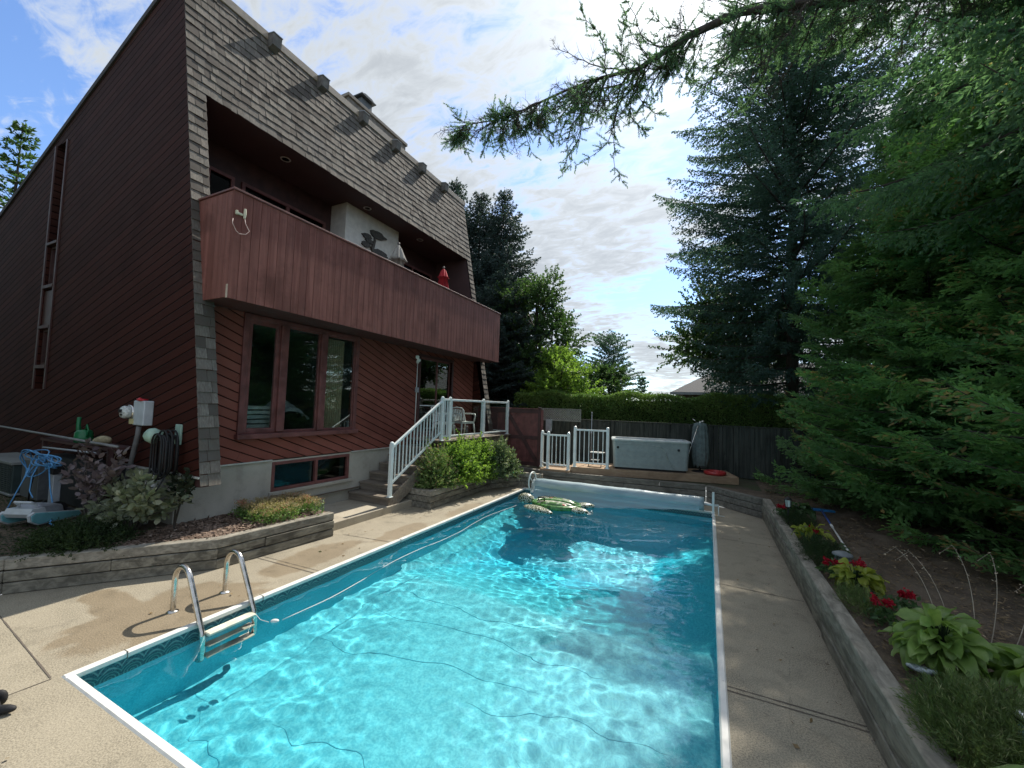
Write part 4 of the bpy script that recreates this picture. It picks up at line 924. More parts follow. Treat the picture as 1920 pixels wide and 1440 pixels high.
mc = Mt('cover_flap_film', (.34, .50, .55), .25); tr = mc.n('ShaderNodeBsdfTransparent'); mc.put(tr.inputs[0], (.8, .95, 1)); ms = mc.n('ShaderNodeMixShader'); ms.inputs[0].default_value = .35; mc.t.links.new(mc.b.outputs[0], ms.inputs[1]); mc.t.links.new(tr.outputs[0], ms.inputs[2]); mc.t.links.new(ms.outputs[0], mc.t.nodes['Material Output'].inputs[0])
g.build('hanging_flap', mc.m, ro, smooth=True, fixn=False)
g = MB(); Mx = Matrix.Rotation(R(90), 3, 'Y'); P = [(-4.42, RY+.0+.26*math.cos(2*math.pi*k/32), RZ+.05+.26*math.sin(2*math.pi*k/32)) for k in range(33)]; g.tube(P, .02, 10, cap=False)
for k in range(3): a = 2*math.pi*k/3+.4; g.tube([(-4.42, RY, RZ+.05), (-4.42, RY+.25*math.cos(a), RZ+.05+.25*math.sin(a))], .016, 8)
g.build('hand_wheel', M_white, ro, smooth=True)
g = MB()
for (x, dx) in ((-4.36, 0), (.11, 0)):
    g.nx()
    g.box(x-.025, x+.025, RY-.03, RY+.03, 0, RZ+.1 if x < 0 else .52); g.box(x-.03, x+.03, RY-.22, RY+.22, 0, .035)
g.build_each('stand', M_white, ro, bevel=.004)
g = MB(); g.tube([(-4.42, RY, RZ), (-4.28, RY, RZ)], .025, 10); g.nx(); g.tube([(-.1, RY, RZ), (.22, RY, RZ)], .025, 10); g.tube([(.22, RY, RZ), (.22, RY-.02, RZ-.22), (.34, RY-.02, RZ-.225)], .014, 8); g.build_each('crank', M_white, ro, smooth=True)
# turtle float
tu = thing('turtle_float', 'inflatable sea turtle float with patterned flippers drifting at the far end', 'pool float', (-3.45, 9.75, WL), R(3))
def turtle_shell():
    m = Mt('turtle_shell_print', (.3, .4, .2), .22); n = m.vor(5); n2 = m.noise(7, 2)
    c = m.mix(m.step(n2, .42, .5), (.42, .46, .34), (.10, .22, .06)); c = m.mix(m.step(m.noise(8, 2, loc=(3, 1, 2)), .60, .64), c, (.42, .07, .04)); m.set('Base Color', m.mix(m.step(n, .0, .12, 1, 0), c, (.7, .7, .62))); return m.m
def netmat():
    m = Mt('flipper_net', (.05, .06, .03), .25); v = m.vor(17, 'DISTANCE_TO_EDGE', 'Distance'); m.set('Base Color', m.mix(m.step(v, .05, .12), (.62, .63, .52), (.06, .07, .035))); return m.m
MS, MN = turtle_shell(), netmat()
def ell(g, c, r, n=20, m=10, flat=None, rot=0, bend=0):
    V = []; cr, sr = math.cos(rot), math.sin(rot)
    for i in range(m+1):
        t = math.pi*i/m
        for k in range(n):
            a = 2*math.pi*k/n; x = r[0]*math.sin(t)*math.cos(a); y = r[1]*math.sin(t)*math.sin(a)*(1-.35*bend*x/r[0]); z = r[2]*math.cos(t)
            V.append((c[0]+x*cr-y*sr, c[1]+x*sr+y*cr, c[2]+z))
    g.add(V, [(i*n+k, (i+1)*n+k, (i+1)*n+(k+1) % n, i*n+(k+1) % n) for i in range(m) for k in range(n)])
M_tg = plain('turtle_green', (.07, .20, .05), .25, var=.4, sc=12, bump=0); M_tc = plain('turtle_cream', (.52, .54, .42), .25, var=.3, sc=10, bump=0)
for k, y in enumerate((-.26, -.13, 0, .13, .26)):
    g = MB(); Lk = .52*math.sqrt(1-(y/.42)**2); ell(g, (0.05, y, .07+.02*(k == 2)), (Lk, .08, .09)); g.build('shell_tube', (MS, M_tc, M_tg, M_tc, MS)[k], tu, smooth=True, local=True)
g = MB(); P = [(.05+.57*math.cos(2*math.pi*k/36), .40*math.sin(2*math.pi*k/36), .045) for k in range(37)]; g.tube(P, .065, 10, cap=False); g.build('rim', M_tg, tu, smooth=True, local=True)
g = MB(); ell(g, (-.76, .0, .10), (.22, .17, .14)); g.build('head', MN, tu, smooth=True, local=True)
for (x, y, rx, ry, ro_) in ((-.2, -.66, .46, .16, -.45), (-.2, .66, .46, .16, .45), (.72, -.30, .22, .15, -.25), (.72, .30, .22, .15, .25)):
    g = MB(); ell(g, (x, y, .04), (rx, ry, .07), rot=ro_, bend=1); g.build('flipper', MN, tu, smooth=True, local=True)
g = MB(); g.tube([(-.35, -.2, .14), (-.35, -.2, .22), (-.2, -.2, .22), (-.2, -.2, .14)], .02, 8); g.build('handle', M_black, tu, smooth=True, local=True)
# small white thermometer float on a string
fl_ = thing('thermometer_float', 'small white floating thermometer on a thin cord near the ladder', 'thermometer', (-4.28, 3.04, WL))
g = MB(); ell(g, (-4.28, 3.04, WL+.01), (.045, .025, .022), 14, 8, rot=.6); g.build('float', M_plastic, fl_, smooth=True)
g = MB(); g.tube([(-4.32, 3.0, WL+.006), (-4.45, 2.99, WL+.004), (-4.6, 3.03, WL+.01)], .003, 5); g.build('cord', M_plastic, fl_)
g = MB(); rg = random.Random(5); P = []
for i in range(50):
    t = i/49; P.append((-4.24-.28*math.sin(t*2.2)*.4+.05*math.sin(t*14), 3.1+t*6.2, WL+.006+.002*math.sin(i)))
g.tube(P, .004, 5); tag(g.build('floating_rope', M_plastic, None, smooth=True), 'thin white rope floating along the left side of the pool', 'rope')
# ------------------------------------------------------------------ vegetation
def norm(a): return a/np.maximum(np.linalg.norm(a, axis=-1, keepdims=True), 1e-9)
def leaves(P, D, L_, Wd, rg, seed_rnd=None, nrm_=None, cup=0.0):
    """diamond leaves: base P (n,3), direction D, length L_, width Wd"""
    n = len(P); D = norm(D); r = rg.normal(size=(n, 3)) if nrm_ is None else nrm_+rg.normal(size=(n, 3))*.35
    s = norm(np.cross(D, r)); L_ = np.asarray(L_).reshape(-1, 1)*np.ones((n, 1)); Wd = np.asarray(Wd).reshape(-1, 1)*np.ones((n, 1))
    up = np.cross(s, D); m = P+D*L_*.45+up*L_*cup
    V = np.stack([P, m+s*Wd*.5, P+D*L_, m-s*Wd*.5], 1).reshape(-1, 3)
    F = np.arange(4*n).reshape(n, 4); a = np.repeat(rg.random(n) if seed_rnd is None else seed_rnd, 4)
    return V, F, a
def along(A, D, Ln, spacing, k, rg, spread, L_, Wd, flat=None, rnd=None, t0=.05):
    """leaves along straight twigs starting at A, direction D (n,3), length Ln; k leaves per node"""
    cnt = np.maximum(2, (Ln/spacing).astype(int)); idx = np.repeat(np.arange(len(A)), cnt); first = np.cumsum(cnt)-cnt
    t = (np.arange(cnt.sum())-np.repeat(first, cnt)+rg.random(cnt.sum())*.8)/np.repeat(cnt, cnt); t = t0+t*(1-t0)
    idx = np.repeat(idx, k); t = np.repeat(t, k); n = len(idx); d = norm(D[idx]); P = A[idx]+d*(Ln[idx]*t)[:, None]
    r = norm(rg.normal(size=(n, 3)) if flat is None else np.cross(d, flat[idx])*np.where(rg.random(n) < .5, 1, -1)[:, None]+rg.normal(size=(n, 3))*.25)
    pr = norm(r-d*(r*d).sum(1, keepdims=True)); sp = spread*(.7+.6*rg.random(n))[:, None]
    dd = norm(d*np.cos(sp)+pr*np.sin(sp)); ls = L_*(.7+.6*rg.random(n))*(1-.35*t)
    rn = None if rnd is None else np.clip(rnd[idx]+rg.normal(size=n)*.15, 0, 1)
    return leaves(P, dd, ls, Wd*(.8+.4*rg.random(n)), rg, rn, None if flat is None else flat[idx])
def join(parts):
    V = []; F = []; A = []; b = 0
    for v, f, a in parts: V.append(v); F.append(f+b); A.append(a); b += len(v)
    return np.concatenate(V), np.concatenate(F), np.concatenate(A)
M_bark = Mt('bark', (.10, .08, .065), .9); nb_ = M_bark.noise(1, 6, .7, sc=(14, 14, 3)); M_bark.set('Base Color', M_bark.mix(M_bark.step(nb_, .3, .7), (.035, .03, .026), (.085, .075, .062))); M_bark.bump(nb_, .8, .02); M_bark = M_bark.m
M_spruce = leafmat('spruce_needles', (.045, .095, .080), (.085, .155, .125), None, .4, clump=.8)
M_blue = leafmat('blue_spruce_needles', (.035, .062, .060), (.075, .115, .105), None, .2, clump=.8)
M_cedar = leafmat('cedar_foliage', (.06, .17, .07), (.21, .37, .14), (.36, .26, .13), .55, clump=1.0)
M_lightc = leafmat('light_conifer', (.09, .19, .08), (.17, .30, .11), None, .4, clump=1.2)
M_decid = leafmat('maple_leaves', (.04, .09, .034), (.085, .15, .05), None, .45, clump=.7)
M_bright = leafmat('bright_leaves', (.13, .24, .05), (.26, .38, .075), (.05, .10, .03), .55, clump=2)
M_hedge = leafmat('hedge_leaves', (.09, .18, .05), (.20, .30, .085), (.12, .10, .04), .3, clump=1.5)
M_twig = plain('dead_twig', (.09, .075, .065), .9)
def woodtubes(segs, nside=5):
    """list of (pts(m,3), radii(m)) -> quads"""
    V = []; F = []; b = 0; an = np.arange(nside)*2*math.pi/nside
    for pts, rad in segs:
        pts = np.asarray(pts, float); m = len(pts); t = norm(np.gradient(pts, axis=0)); ref = np.array([0, 0, 1.]) if abs(t[0][2]) < .9 else np.array([1., 0, 0])
        n1 = norm(np.cross(t, ref)); n2 = np.cross(t, n1)
        ring_ = pts[:, None]+(n1[:, None]*np.cos(an)[None, :, None]+n2[:, None]*np.sin(an)[None, :, None])*np.asarray(rad)[:, None, None]
        V.append(ring_.reshape(-1, 3)); I = b+np.arange(m*nside).reshape(m, nside); J = np.roll(I, -1, 1)
        F.append(np.stack([I[:-1], J[:-1], J[1:], I[1:]], -1).reshape(-1, 4)); b += m*nside
    return np.concatenate(V), np.concatenate(F)
def spruce_mesh(h, r0, seed, z0=.6, dens=1.0, twig_sp=.085, leafL=.085, leafW=.028, droop=.35, pw=.85, whorl=.30, hang=.5, irregular=.18, kl=2, top=.15, dead=0.0, skirt=1.0):
    rg = np.random.default_rng(seed); segs = []; tz = np.linspace(0, h, 14); lean = rg.normal(size=2)*.01
    seg0 = np.stack([lean[0]*tz, lean[1]*tz, tz], 1); tr = [(seg0, np.maximum(.02, (h*.014)*(1-tz/h)+.01))]
    A = []; D = []; Ln = []; Rn = []
    z = z0
    while z < h-top:
        q = (z-z0)/(h-z0); Lb = r0*(1-q)**pw*(1+.12*math.sin(z*2.1+seed)); nb = max(4, int(round((5.5+1.5*rg.random())*dens)))
        ph0 = rg.uniform(0, 6.28)
        for k in range(nb):
            ph = ph0+2*math.pi*k/nb+rg.normal()*.22; Lk = max(.15, Lb*min(1, skirt+.12*(z-z0))*(1+rg.normal()*irregular)); m = max(5, int(Lk/.22))
            t = np.linspace(0, 1, m); el = .38*(q**1.5)*1.6+.02  # upper branches rise
            dr = droop*(1-q*.8)
            zc = Lk*(el*t-dr*t**1.3+dr*.75*t**3); side = rg.normal()*.12*Lk*t*t
            c, s = math.cos(ph), math.sin(ph); rad = Lk*t
            pts = np.stack([c*rad-s*side+lean[0]*z, s*rad+c*side+lean[1]*z, z+zc], 1)
            segs.append((pts, np.maximum(.004, .012*Lk*(1-t)+.004)))
            tn = norm(np.gradient(pts, axis=0)); nt_ = max(4, int(Lk/twig_sp)); u = np.linspace(.12 if Lk > 1 else .0, 1, nt_); ii = np.minimum((u*(m-1)).astype(int), m-2); fr = u*(m-1)-ii
            P = pts[ii]*(1-fr)[:, None]+pts[ii+1]*fr[:, None]; T = tn[ii]
            lat = np.stack([-T[:, 1], T[:, 0], 0*T[:, 0]], 1)
            for sgn in (-1, 1):
                tl = (.34*Lk*(1-u)**.7*np.minimum(1, .35+u*1.6)+.07)*(1+.25*rg.normal(size=nt_)); tl = np.clip(tl, .05, .9)
                d = norm(T*.75+lat*sgn*.8+np.array([0, 0, -hang])*(.4+.6*rg.random(nt_))[:, None])
                keep = rg.random(nt_) > dead
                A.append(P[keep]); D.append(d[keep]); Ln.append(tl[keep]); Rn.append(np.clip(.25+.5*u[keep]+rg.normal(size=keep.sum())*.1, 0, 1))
                # hanging secondary twiglets for density
                k2 = keep & (tl > .22)
                if k2.any(): 
                    P2 = P[k2]+d[k2]*(tl[k2]*.5)[:, None]; A.append(P2); D.append(norm(d[k2]*.5+T[k2]*.6+np.array([0, 0, -hang*1.1]))); Ln.append(tl[k2]*.55); Rn.append(np.full(k2.sum(), .5))
            A.append(P[-1:]); D.append(T[-1:]); Ln.append(np.array([.12])); Rn.append(np.array([.8]))
        z += whorl*(1-.45*q)*(.85+.3*rg.random())
    A.append(np.array([[lean[0]*h, lean[1]*h, h-.35]])); D.append(np.array([[0, 0, 1.]])); Ln.append(np.array([.5])); Rn.append(np.array([.8]))
    A = np.concatenate(A); D = np.concatenate(D); Ln = np.concatenate(Ln); Rn = np.concatenate(Rn)
    fol = along(A, D, Ln, .055*(leafL/.085), kl, rg, .62, leafL, leafW, None, Rn)
    return tr+segs, fol
def place_tree(name, label, cat, loc, segs, fol, mcrown, group=None, mw=None, rz=0, nside=5):
    t = thing(name, label, cat, loc, 0, group); V, F = woodtubes(segs, nside); nmesh('trunk', V, F, mw or M_bark, t, smooth=True, local=True)
    V, F, a = fol; nmesh('crown', V, F, mcrown, t, local=True, attrs={'rnd': a}); t.rotation_euler = (0, 0, rz); return t
def retree(src, label, loc, rz, sc, group=None):
    c = copy_tree(src); c.location = loc; c.rotation_euler = (0, 0, rz); c.scale = sc if isinstance(sc, tuple) else (sc, sc, sc); c['label'] = label
    if group: c['group'] = group
    return c
# spruces behind the house on the left
GT = 'spruces rising behind the patio'
sg, fo_ = spruce_mesh(14.2, 3.3, 21, z0=.5, leafL=.16, leafW=.06, twig_sp=.12, whorl=.33, droop=.25, hang=.4, irregular=.2, pw=.68)
sB = place_tree('spruce_tree', 'bluish spruce with pointed top, middle of the three beyond the house end', 'tree', (-11.9, 19.4, GZ), sg, fo_, M_blue, GT)
retree(sB, 'bluish spruce standing right of its twin top beyond the balcony end', (-10.15, 19.6, GZ), 2.1, (.93, .93, .985), GT)
retree(sB, 'spruce whose top just clears the roof corner of the red house', (-13.5, 19.4, GZ), 4.0, (1.0, 1.0, 1.06), GT)
retree(sB, 'blue-green spruce low branches filling the gap beside the patio deck', (-9.2, 17.3, GZ), 1.1, (.95, .95, .60), GT)
# big dark spruce beyond the fence on the right
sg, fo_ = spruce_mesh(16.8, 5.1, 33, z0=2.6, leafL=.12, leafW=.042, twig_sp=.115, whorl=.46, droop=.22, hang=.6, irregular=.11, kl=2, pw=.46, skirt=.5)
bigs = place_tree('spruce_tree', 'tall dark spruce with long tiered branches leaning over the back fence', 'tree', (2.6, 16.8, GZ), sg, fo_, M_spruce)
sg, fo_ = spruce_mesh(16, 3.6, 35, z0=1.2, leafL=.12, leafW=.045, twig_sp=.14, whorl=.5, droop=.3, hang=.5)
place_tree('spruce_tree', 'dark spruce filling the right edge behind the cedars', 'tree', (7.6, 15.5, GZ), sg, fo_, M_spruce)
# nearer spruce whose limb reaches over the pool
def near_spruce():
    rg = np.random.default_rng(5); h = 14.0; tx, ty = 4.6, 6.6
    segs, fol = spruce_mesh(h, 3.3, 51, z0=5.4, leafL=.095, leafW=.03, twig_sp=.10, whorl=.42, droop=.42, hang=.9, irregular=.2, kl=3, dead=.1)
    tr = segs; parts = [fol]; K = 6.0/7
    main = np.array([(3.9, 6.5, 6.9), (2.6, 6.2, 7.45), (1.36, 6, 7.56), (.9, 6, 7.72), (.38, 6, 7.83), (-.29, 6, 7.71), (-.72, 6, 7.55), (-.99, 6, 7.47), (-1.5, 6, 7.42), (-2.12, 6, 7.50), (-2.75, 6, 7.49), (-3.3, 6, 7.50), (-3.8, 6, 7.52), (-4.3, 6, 7.54)])
    # through the pixel track of the limb
    px_ = [(1560, 2), (1470, 12), (1390, 22), (1340, 45), (1290, 68), (1245, 98), (1195, 130), (1130, 145), (1060, 170), (985, 205), (930, 225), (880, 233), (856, 238)]
    def at(pxx, pyy, y):
        v = np.array([(pxx-960)/760.859, -(pyy-720)/760.859, 1.]); d = rr*v[0]+uu*v[1]+f_*v[2]; return np.array([0, 0, 2.35])+d*(y/d[1])
    pts = [np.array([tx, ty, 6.7]), np.array([3.4, 6.4, 7.4])]+[at(x, y, 6.0-.05*i) for i, (x, y) in enumerate(px_)]
    pts = np.array(pts)-np.array([tx, ty, GZ]); n = len(pts); rad = np.interp(np.arange(n), [0, 2, 6, 9, n-1], [.11, .066, .046, .022, .005])
    tr.append((pts, rad)); A = []; D = []; Ln = []; Rn = []; dead = []
    # branchlets hanging from the limb
    s = np.concatenate([[0], np.cumsum(np.linalg.norm(np.diff(pts, axis=0), axis=1))]); tot = s[-1]
    def pos(q): return np.array([np.interp(q, s, pts[:, j]) for j in range(3)])
    q = .8
    while q < tot-.05:
        if q > 3.5 and math.sin(q*5.1)+math.sin(q*8.7+1) < -.75: q += .09; continue
        f = q/tot; P = pos(q); T = norm((pos(min(q+.1, tot))-P)[None])[0]
        for sgn in (-1, 1, .4):
            Lh = rg.uniform(.35, .9)*(1-.4*max(0, f-.6)*2); big_ = .40 < f < .76 and rg.random() < .5; Lh = rg.uniform(.9, 1.7) if big_ else Lh; up = (not big_) and rg.random() < .16 and .42 < f < .7
            d0 = T*rg.uniform(.2, .8)+np.array([0, sgn*rg.uniform(.1, 1.0), 0])+np.array([0, 0, rg.uniform(.3, .7) if up else -rg.uniform(.1, 1.0)]); d0 = d0/np.linalg.norm(d0)
            m = 15 if big_ else 9; pp = [P]; d = d0.copy()
            for i in range(m-1):
                d = d+rg.normal(size=3)*.20+np.array([0, 0, .03 if up else (-.08 if i < 4 else .10)]); d /= np.linalg.norm(d); pp.append(pp[-1]+d*Lh/(m-1))
            pp = np.array(pp); tr.append((pp, np.linspace(.009, .002, m)*min(1.3, .6+.6*Lh)))
            bare = up or rg.random() < .30
            for i in range(2, m):
                for _ in range(3):
                    dd = norm(((pp[i]-pp[i-1])/np.linalg.norm(pp[i]-pp[i-1])+rg.normal(size=3)*.95)[None])[0]; l = rg.uniform(.08, .26)*(1.2-.6*i/m)
                    if bare:
                        e = pp[i]+dd*l; mid_ = pp[i]+dd*l*.5+rg.normal(size=3)*.015; dead.append((np.array([pp[i], mid_, e]), [.0035, .0028, .0015]))
                        for _2 in range(2): w = norm((dd+rg.normal(size=3)*.8)[None])[0]; dead.append((np.array([mid_, mid_+w*l*.35, mid_+w*l*.6]), [.0022, .0018, .001]))
                    elif rg.random() < .8: A.append(pp[i]); D.append(dd); Ln.append(l); Rn.append(rg.random())
        q += .075
    # thickly needled tip
    for q in np.arange(tot-1.1, tot, .08):
        P = pos(q); T = norm((pos(min(q+.05, tot))-pos(q-.05))[None])[0]
        for _ in range(2): A.append(P); D.append(norm((T*.6+rg.normal(size=3)*.7)[None])[0]); Ln.append(rg.uniform(.12, .38)); Rn.append(.5)
    A = np.array(A); D = np.array(D); Ln = np.array(Ln); Rn = np.array(Rn)
    for i in range(0, len(A)): tr.append((np.array([A[i], A[i]+D[i]*Ln[i]*.5, A[i]+D[i]*Ln[i]]), [.004, .003, .0015]))
    parts.append(along(A, D, Ln, .009, 3, rg, .75, .038, .007, None, Rn))
    t = place_tree('spruce_tree', 'near spruce sending one long half-bare limb across the sky over the pool', 'tree', (tx, ty, GZ), tr, join(parts), M_needle)
    V, F = woodtubes(dead, 3); nmesh('dead_twigs', V, F, M_twig, t, local=True)
M_needle = leafmat('near_spruce_needles', (.07, .155, .09), (.18, .31, .18), None, .5, clump=1.5)
near_spruce()
# cedars: drooping flat sprays
def cedar_mesh(h, r0, seed, z0=.25, sp=.21, leafL=.10, leafW=.036, nb_m=1.0):
    rg = np.random.default_rng(seed); tz = np.linspace(0, h, 10); tr = [(np.stack([0*tz, 0*tz, tz], 1), .12*(1-tz/h)+.01)]; A = []; D = []; Ln = []; Fl = []; Rn = []
    z = z0
    while z < h-.1:
        q = (z-z0)/(h-z0); Lb = r0*(1-q)**.62*(1+.15*math.sin(z*1.7+seed)); nb = int(8*nb_m)
        for k in range(nb):
            ph = rg.uniform(0, 6.28); Lk = max(.25, Lb*(1+rg.normal()*.16)); m = max(6, int(Lk/.2)); t = np.linspace(0, 1, m)
            zc = Lk*(.25*t-.62*t**1.6+.42*t**3.2)*(1-.4*q)+.2*q*Lk*t; c, s = math.cos(ph), math.sin(ph); wob = np.cumsum(rg.normal(size=m))*.02
            pts = np.stack([c*Lk*t-s*wob, s*Lk*t+c*wob, z+zc], 1); tr.append((pts, np.maximum(.003, .011*Lk*(1-t)+.003)))
            tn = norm(np.gradient(pts, axis=0)); u0 = .25; nt_ = int(Lk*(1-u0)/.07)+3; u = np.linspace(u0, 1, nt_); ii = np.minimum((u*(m-1)).astype(int), m-2); fr = u*(m-1)-ii
            P = pts[ii]*(1-fr)[:, None]+pts[ii+1]*fr[:, None]; T = tn[ii]; lat = np.stack([-T[:, 1], T[:, 0], 0*T[:, 0]], 1); roll = rg.normal()*.6
            for sgn in (-1, 1):
                tl = np.clip((.30*(1-u)**.5+.14)*(1+.3*rg.normal(size=nt_)), .08, .5)*min(1.2, .5+Lk*.4)
                d = norm(T*.7+lat*sgn*.75+np.array([0, 0, -.45])*rg.random(nt_)[:, None]+rg.normal(size=(nt_, 3))*.12); nn = norm(np.cross(T, lat)+lat*roll+rg.normal(size=(nt_, 3))*.3)
                A.append(P); D.append(d); Ln.append(tl); Fl.append(nn); rn = np.clip(.15+.6*u+rg.normal()*.15, 0, 1); Rn.append(rn)  # tone rises outward: lit tips and dark interior are put into the colour
                for f in (.35, .65):   # side sprays
                    P2 = P+d*(tl*f)[:, None]; sd = norm(np.cross(d, nn))*np.where(rg.random(nt_) < .5, 1, -1)[:, None]
                    A.append(P2); D.append(norm(d*.8+sd*.7)); Ln.append(tl*.5); Fl.append(nn); Rn.append(rn)
        z += sp*(1-.3*q)
    A, D, Ln, Fl, Rn = (np.concatenate(x) for x in (A, D, Ln, Fl, Rn))
    return tr, along(A, D, Ln, .035, 1, rg, .55, leafL, leafW, Fl, Rn)
GC = 'cedars massed along the right side'
sg, fo_ = cedar_mesh(9.0, 2.9, 61)
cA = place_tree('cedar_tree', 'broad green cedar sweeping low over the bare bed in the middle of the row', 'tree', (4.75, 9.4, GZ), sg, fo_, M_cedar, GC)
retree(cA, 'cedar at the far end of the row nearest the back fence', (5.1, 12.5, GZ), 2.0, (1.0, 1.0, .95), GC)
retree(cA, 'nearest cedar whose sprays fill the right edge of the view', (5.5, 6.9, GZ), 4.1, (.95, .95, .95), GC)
sg, fo_ = cedar_mesh(8.0, 2.2, 64, leafL=.10, leafW=.036, sp=.22)
cB = place_tree('cedar_tree', 'lighter yellow-green conifer standing high between the cedars and the dark spruce', 'tree', (4.4, 11.8, GZ), sg, fo_, M_lightc, GC); cB.scale = (1.1, 1.1, 1.2)
# broadleaf crowns
def leafy(h, rx, rz_, seed, nblob=40, leafL=.10, leafW=.06, per=60, twigl=.45, base=.35, spacing=.05, rb=.42, shape=.75):
    rg = np.random.default_rng(seed); tr = []; cz = h-rz_; tz = np.linspace(0, cz+rz_*.3, 8); tr.append((np.stack([.05*np.sin(tz), .04*tz, tz], 1), np.maximum(.03, .025*h*(1-tz/h))))
    C = []
    while len(C) < nblob:
        v = rg.normal(size=3); v = v/np.linalg.norm(v)*rg.uniform(.35, 1)**.5; c = np.array([v[0]*rx, v[1]*rx, cz+v[2]*rz_])
        if c[2] > h*base*.5: C.append(c)
    C = np.array(C); A = []; D = []; Ln = []; Rn = []
    for c in C:
        b = np.array([0, 0, max(.4, min(c[2]-.3*rx, cz+rz_*.2))]); mid_ = (b+c)/2+np.array([0, 0, -.1*rx]); tr.append((np.array([b, mid_, c]), [.012*h, .007*h, .003*h]))
        n = per; v = norm(rg.normal(size=(n, 3))); r = rb*rx*(.6+.6*rg.random())
        P = c+v*r*(rg.random((n, 1))**.6)*np.array([1, 1, .7]); out = norm(v+norm((c-np.array([0, 0, cz]))[None])*.6+np.array([0, 0, .15])); A.append(P); D.append(out); Ln.append(np.full(n, twigl)*(.5+rg.random(n))); Rn.append(np.clip(.5+.25*rg.normal()+rg.normal(size=n)*.1, 0, 1))
    A, D, Ln, Rn = (np.concatenate(x) for x in (A, D, Ln, Rn))
    for i in rg.choice(len(A), min(len(A), 500), replace=False): tr.append((np.array([A[i]-D[i]*.2, A[i]+D[i]*Ln[i]*.5, A[i]+D[i]*Ln[i]]), [.010, .006, .003]))
    return tr, along(A, D, Ln, spacing, 2, rg, .95, leafL, leafW, None, Rn)
sg, fo_ = leafy(8.6, 1.9, 3.6, 71, 42, .13, .09, 44, .6)
tD = place_tree('maple_tree', 'tall airy green maple rising beside the blue spruces', 'tree', (-7.9, 18.8, GZ), sg, fo_, M_decid)
sg, fo_ = leafy(4.3, 1.2, 1.7, 72, 34, .12, .075, 40, .45)
place_tree('leafy_tree', 'bright yellow-green leafy tree just behind the left part of the hedge', 'tree', (-5.9, 17.0, GZ), sg, fo_, M_bright)
sg, fo_ = leafy(6.9, 2.3, 1.75, 73, 36, .13, .085, 44, .55)
place_tree('maple_tree', 'light green broadleaf tree between the sky gap and the dark spruce', 'tree', (.9, 19.5, GZ), sg, fo_, M_decid)
sg, fo_ = spruce_mesh(7.4, 3.1, 75, z0=.4, leafL=.20, leafW=.07, twig_sp=.2, whorl=.42, droop=.0, hang=-.1, pw=.5, irregular=.12)
place_tree('pine_tree', 'rounded dark green pine standing far beyond the hedge', 'tree', (-6.6, 30, GZ), sg, fo_, M_spruce)
sg, fo_ = leafy(4.4, 1.6, 1.6, 77, 26, .16, .11, 30, .4)
place_tree('leafy_tree', 'low round bush-like tree in front of the rounded pine', 'tree', (-5.9, 24, GZ), sg, fo_, M_decid)
sg, fo_ = spruce_mesh(5.0, 1.1, 78, z0=.3, leafL=.2, leafW=.07, twig_sp=.2, whorl=.4)
sC = place_tree('small_conifer', 'small distant conifer just right of the rounded pine', 'tree', (-5.1, 36, GZ), sg, fo_, M_spruce, 'small distant conifers above the hedge')
retree(sC, 'tiny pointed conifer tip above the middle of the hedge', (-3.7, 38, GZ), 1.0, (.8, .8, .72))
# trees seen left of the roof
GL = 'conifers beyond the roof at the far left'
sg, fo_ = spruce_mesh(14, 2.6, 81, z0=3, leafL=.22, leafW=.085, twig_sp=.24, whorl=.62, droop=.05, hang=.1, irregular=.3, dead=.25)
sL = place_tree('conifer_tree', 'open-branched conifer with bare trunk showing beyond the low end of the roof', 'tree', (-28, 6.0, GZ), sg, fo_, M_decid, GL)
retree(sL, 'denser conifer cut by the left edge of the photo', (-30, 3.9, GZ), 2.0, (1.1, 1.1, 1.12), GL)
retree(sL, 'lower conifer crown touching the roof line at the far left', (-27, 4.2, GZ), 3.4, (1.2, 1.2, .84), GL)
# clipped hedge behind the fence
def hedge(name, label, x0, x1, y0, y1, z0, z1, seed, n, m, leafL=.06, leafW=.035, cat='hedge'):
    rg = np.random.default_rng(seed); t = thing(name, label, cat, ((x0+x1)/2, (y0+y1)/2, z0))
    X = rg.uniform(x0, x1, n); w = rg.random(n); dep = rg.exponential(.07, n)
    dep = dep-.10*(rg.random(n) < .06)*rg.random(n); top = w < (y1-y0)/((y1-y0)+(z1-z0)*1.6); Y = np.where(top, rg.uniform(y0, y1, n), y0+dep); Z = np.where(top, z1-dep, rg.uniform(z0, z1, n)); wob = .07*np.sin(X*1.9)+.05*np.sin(X*4.3+1); Z = Z+np.where(top, wob, wob*(Z-z0)/(z1-z0))
    rc = np.where(top & (Y < y0+.2), (y0+.2-Y)*.5, 0); Z = Z-rc; Y = Y+np.where(top, 0, .06*np.sin(X*3+Z*4))
    P = np.stack([X, Y, Z], 1); D = norm(np.where(top[:, None], np.array([0, -.1, 1.]), np.array([0, -1., .45]))+rg.normal(size=(n, 3))*.7)
    V, F, a = leaves(P, D, leafL*(.6+.9*rg.random(n)), leafW*(.7+.6*rg.random(n)), rg)
    nmesh('foliage', V, F, m, t, attrs={'rnd': a}); g = MB(); g.box(x0+.1, x1-.1, y0+.28, y1, z0, z1-.22); g.build('inner_growth', plain('dark_hedge_core', (.012, .016, .008), .95, sc=12), t); return t  # near-black solid core closes the hedge behind the leaves
hedge('clipped_hedge', 'long clipped green hedge standing above the back fence', -7.3, 3.2, 15.3, 16.8, .4, 2.93, 91, 120000, M_hedge)
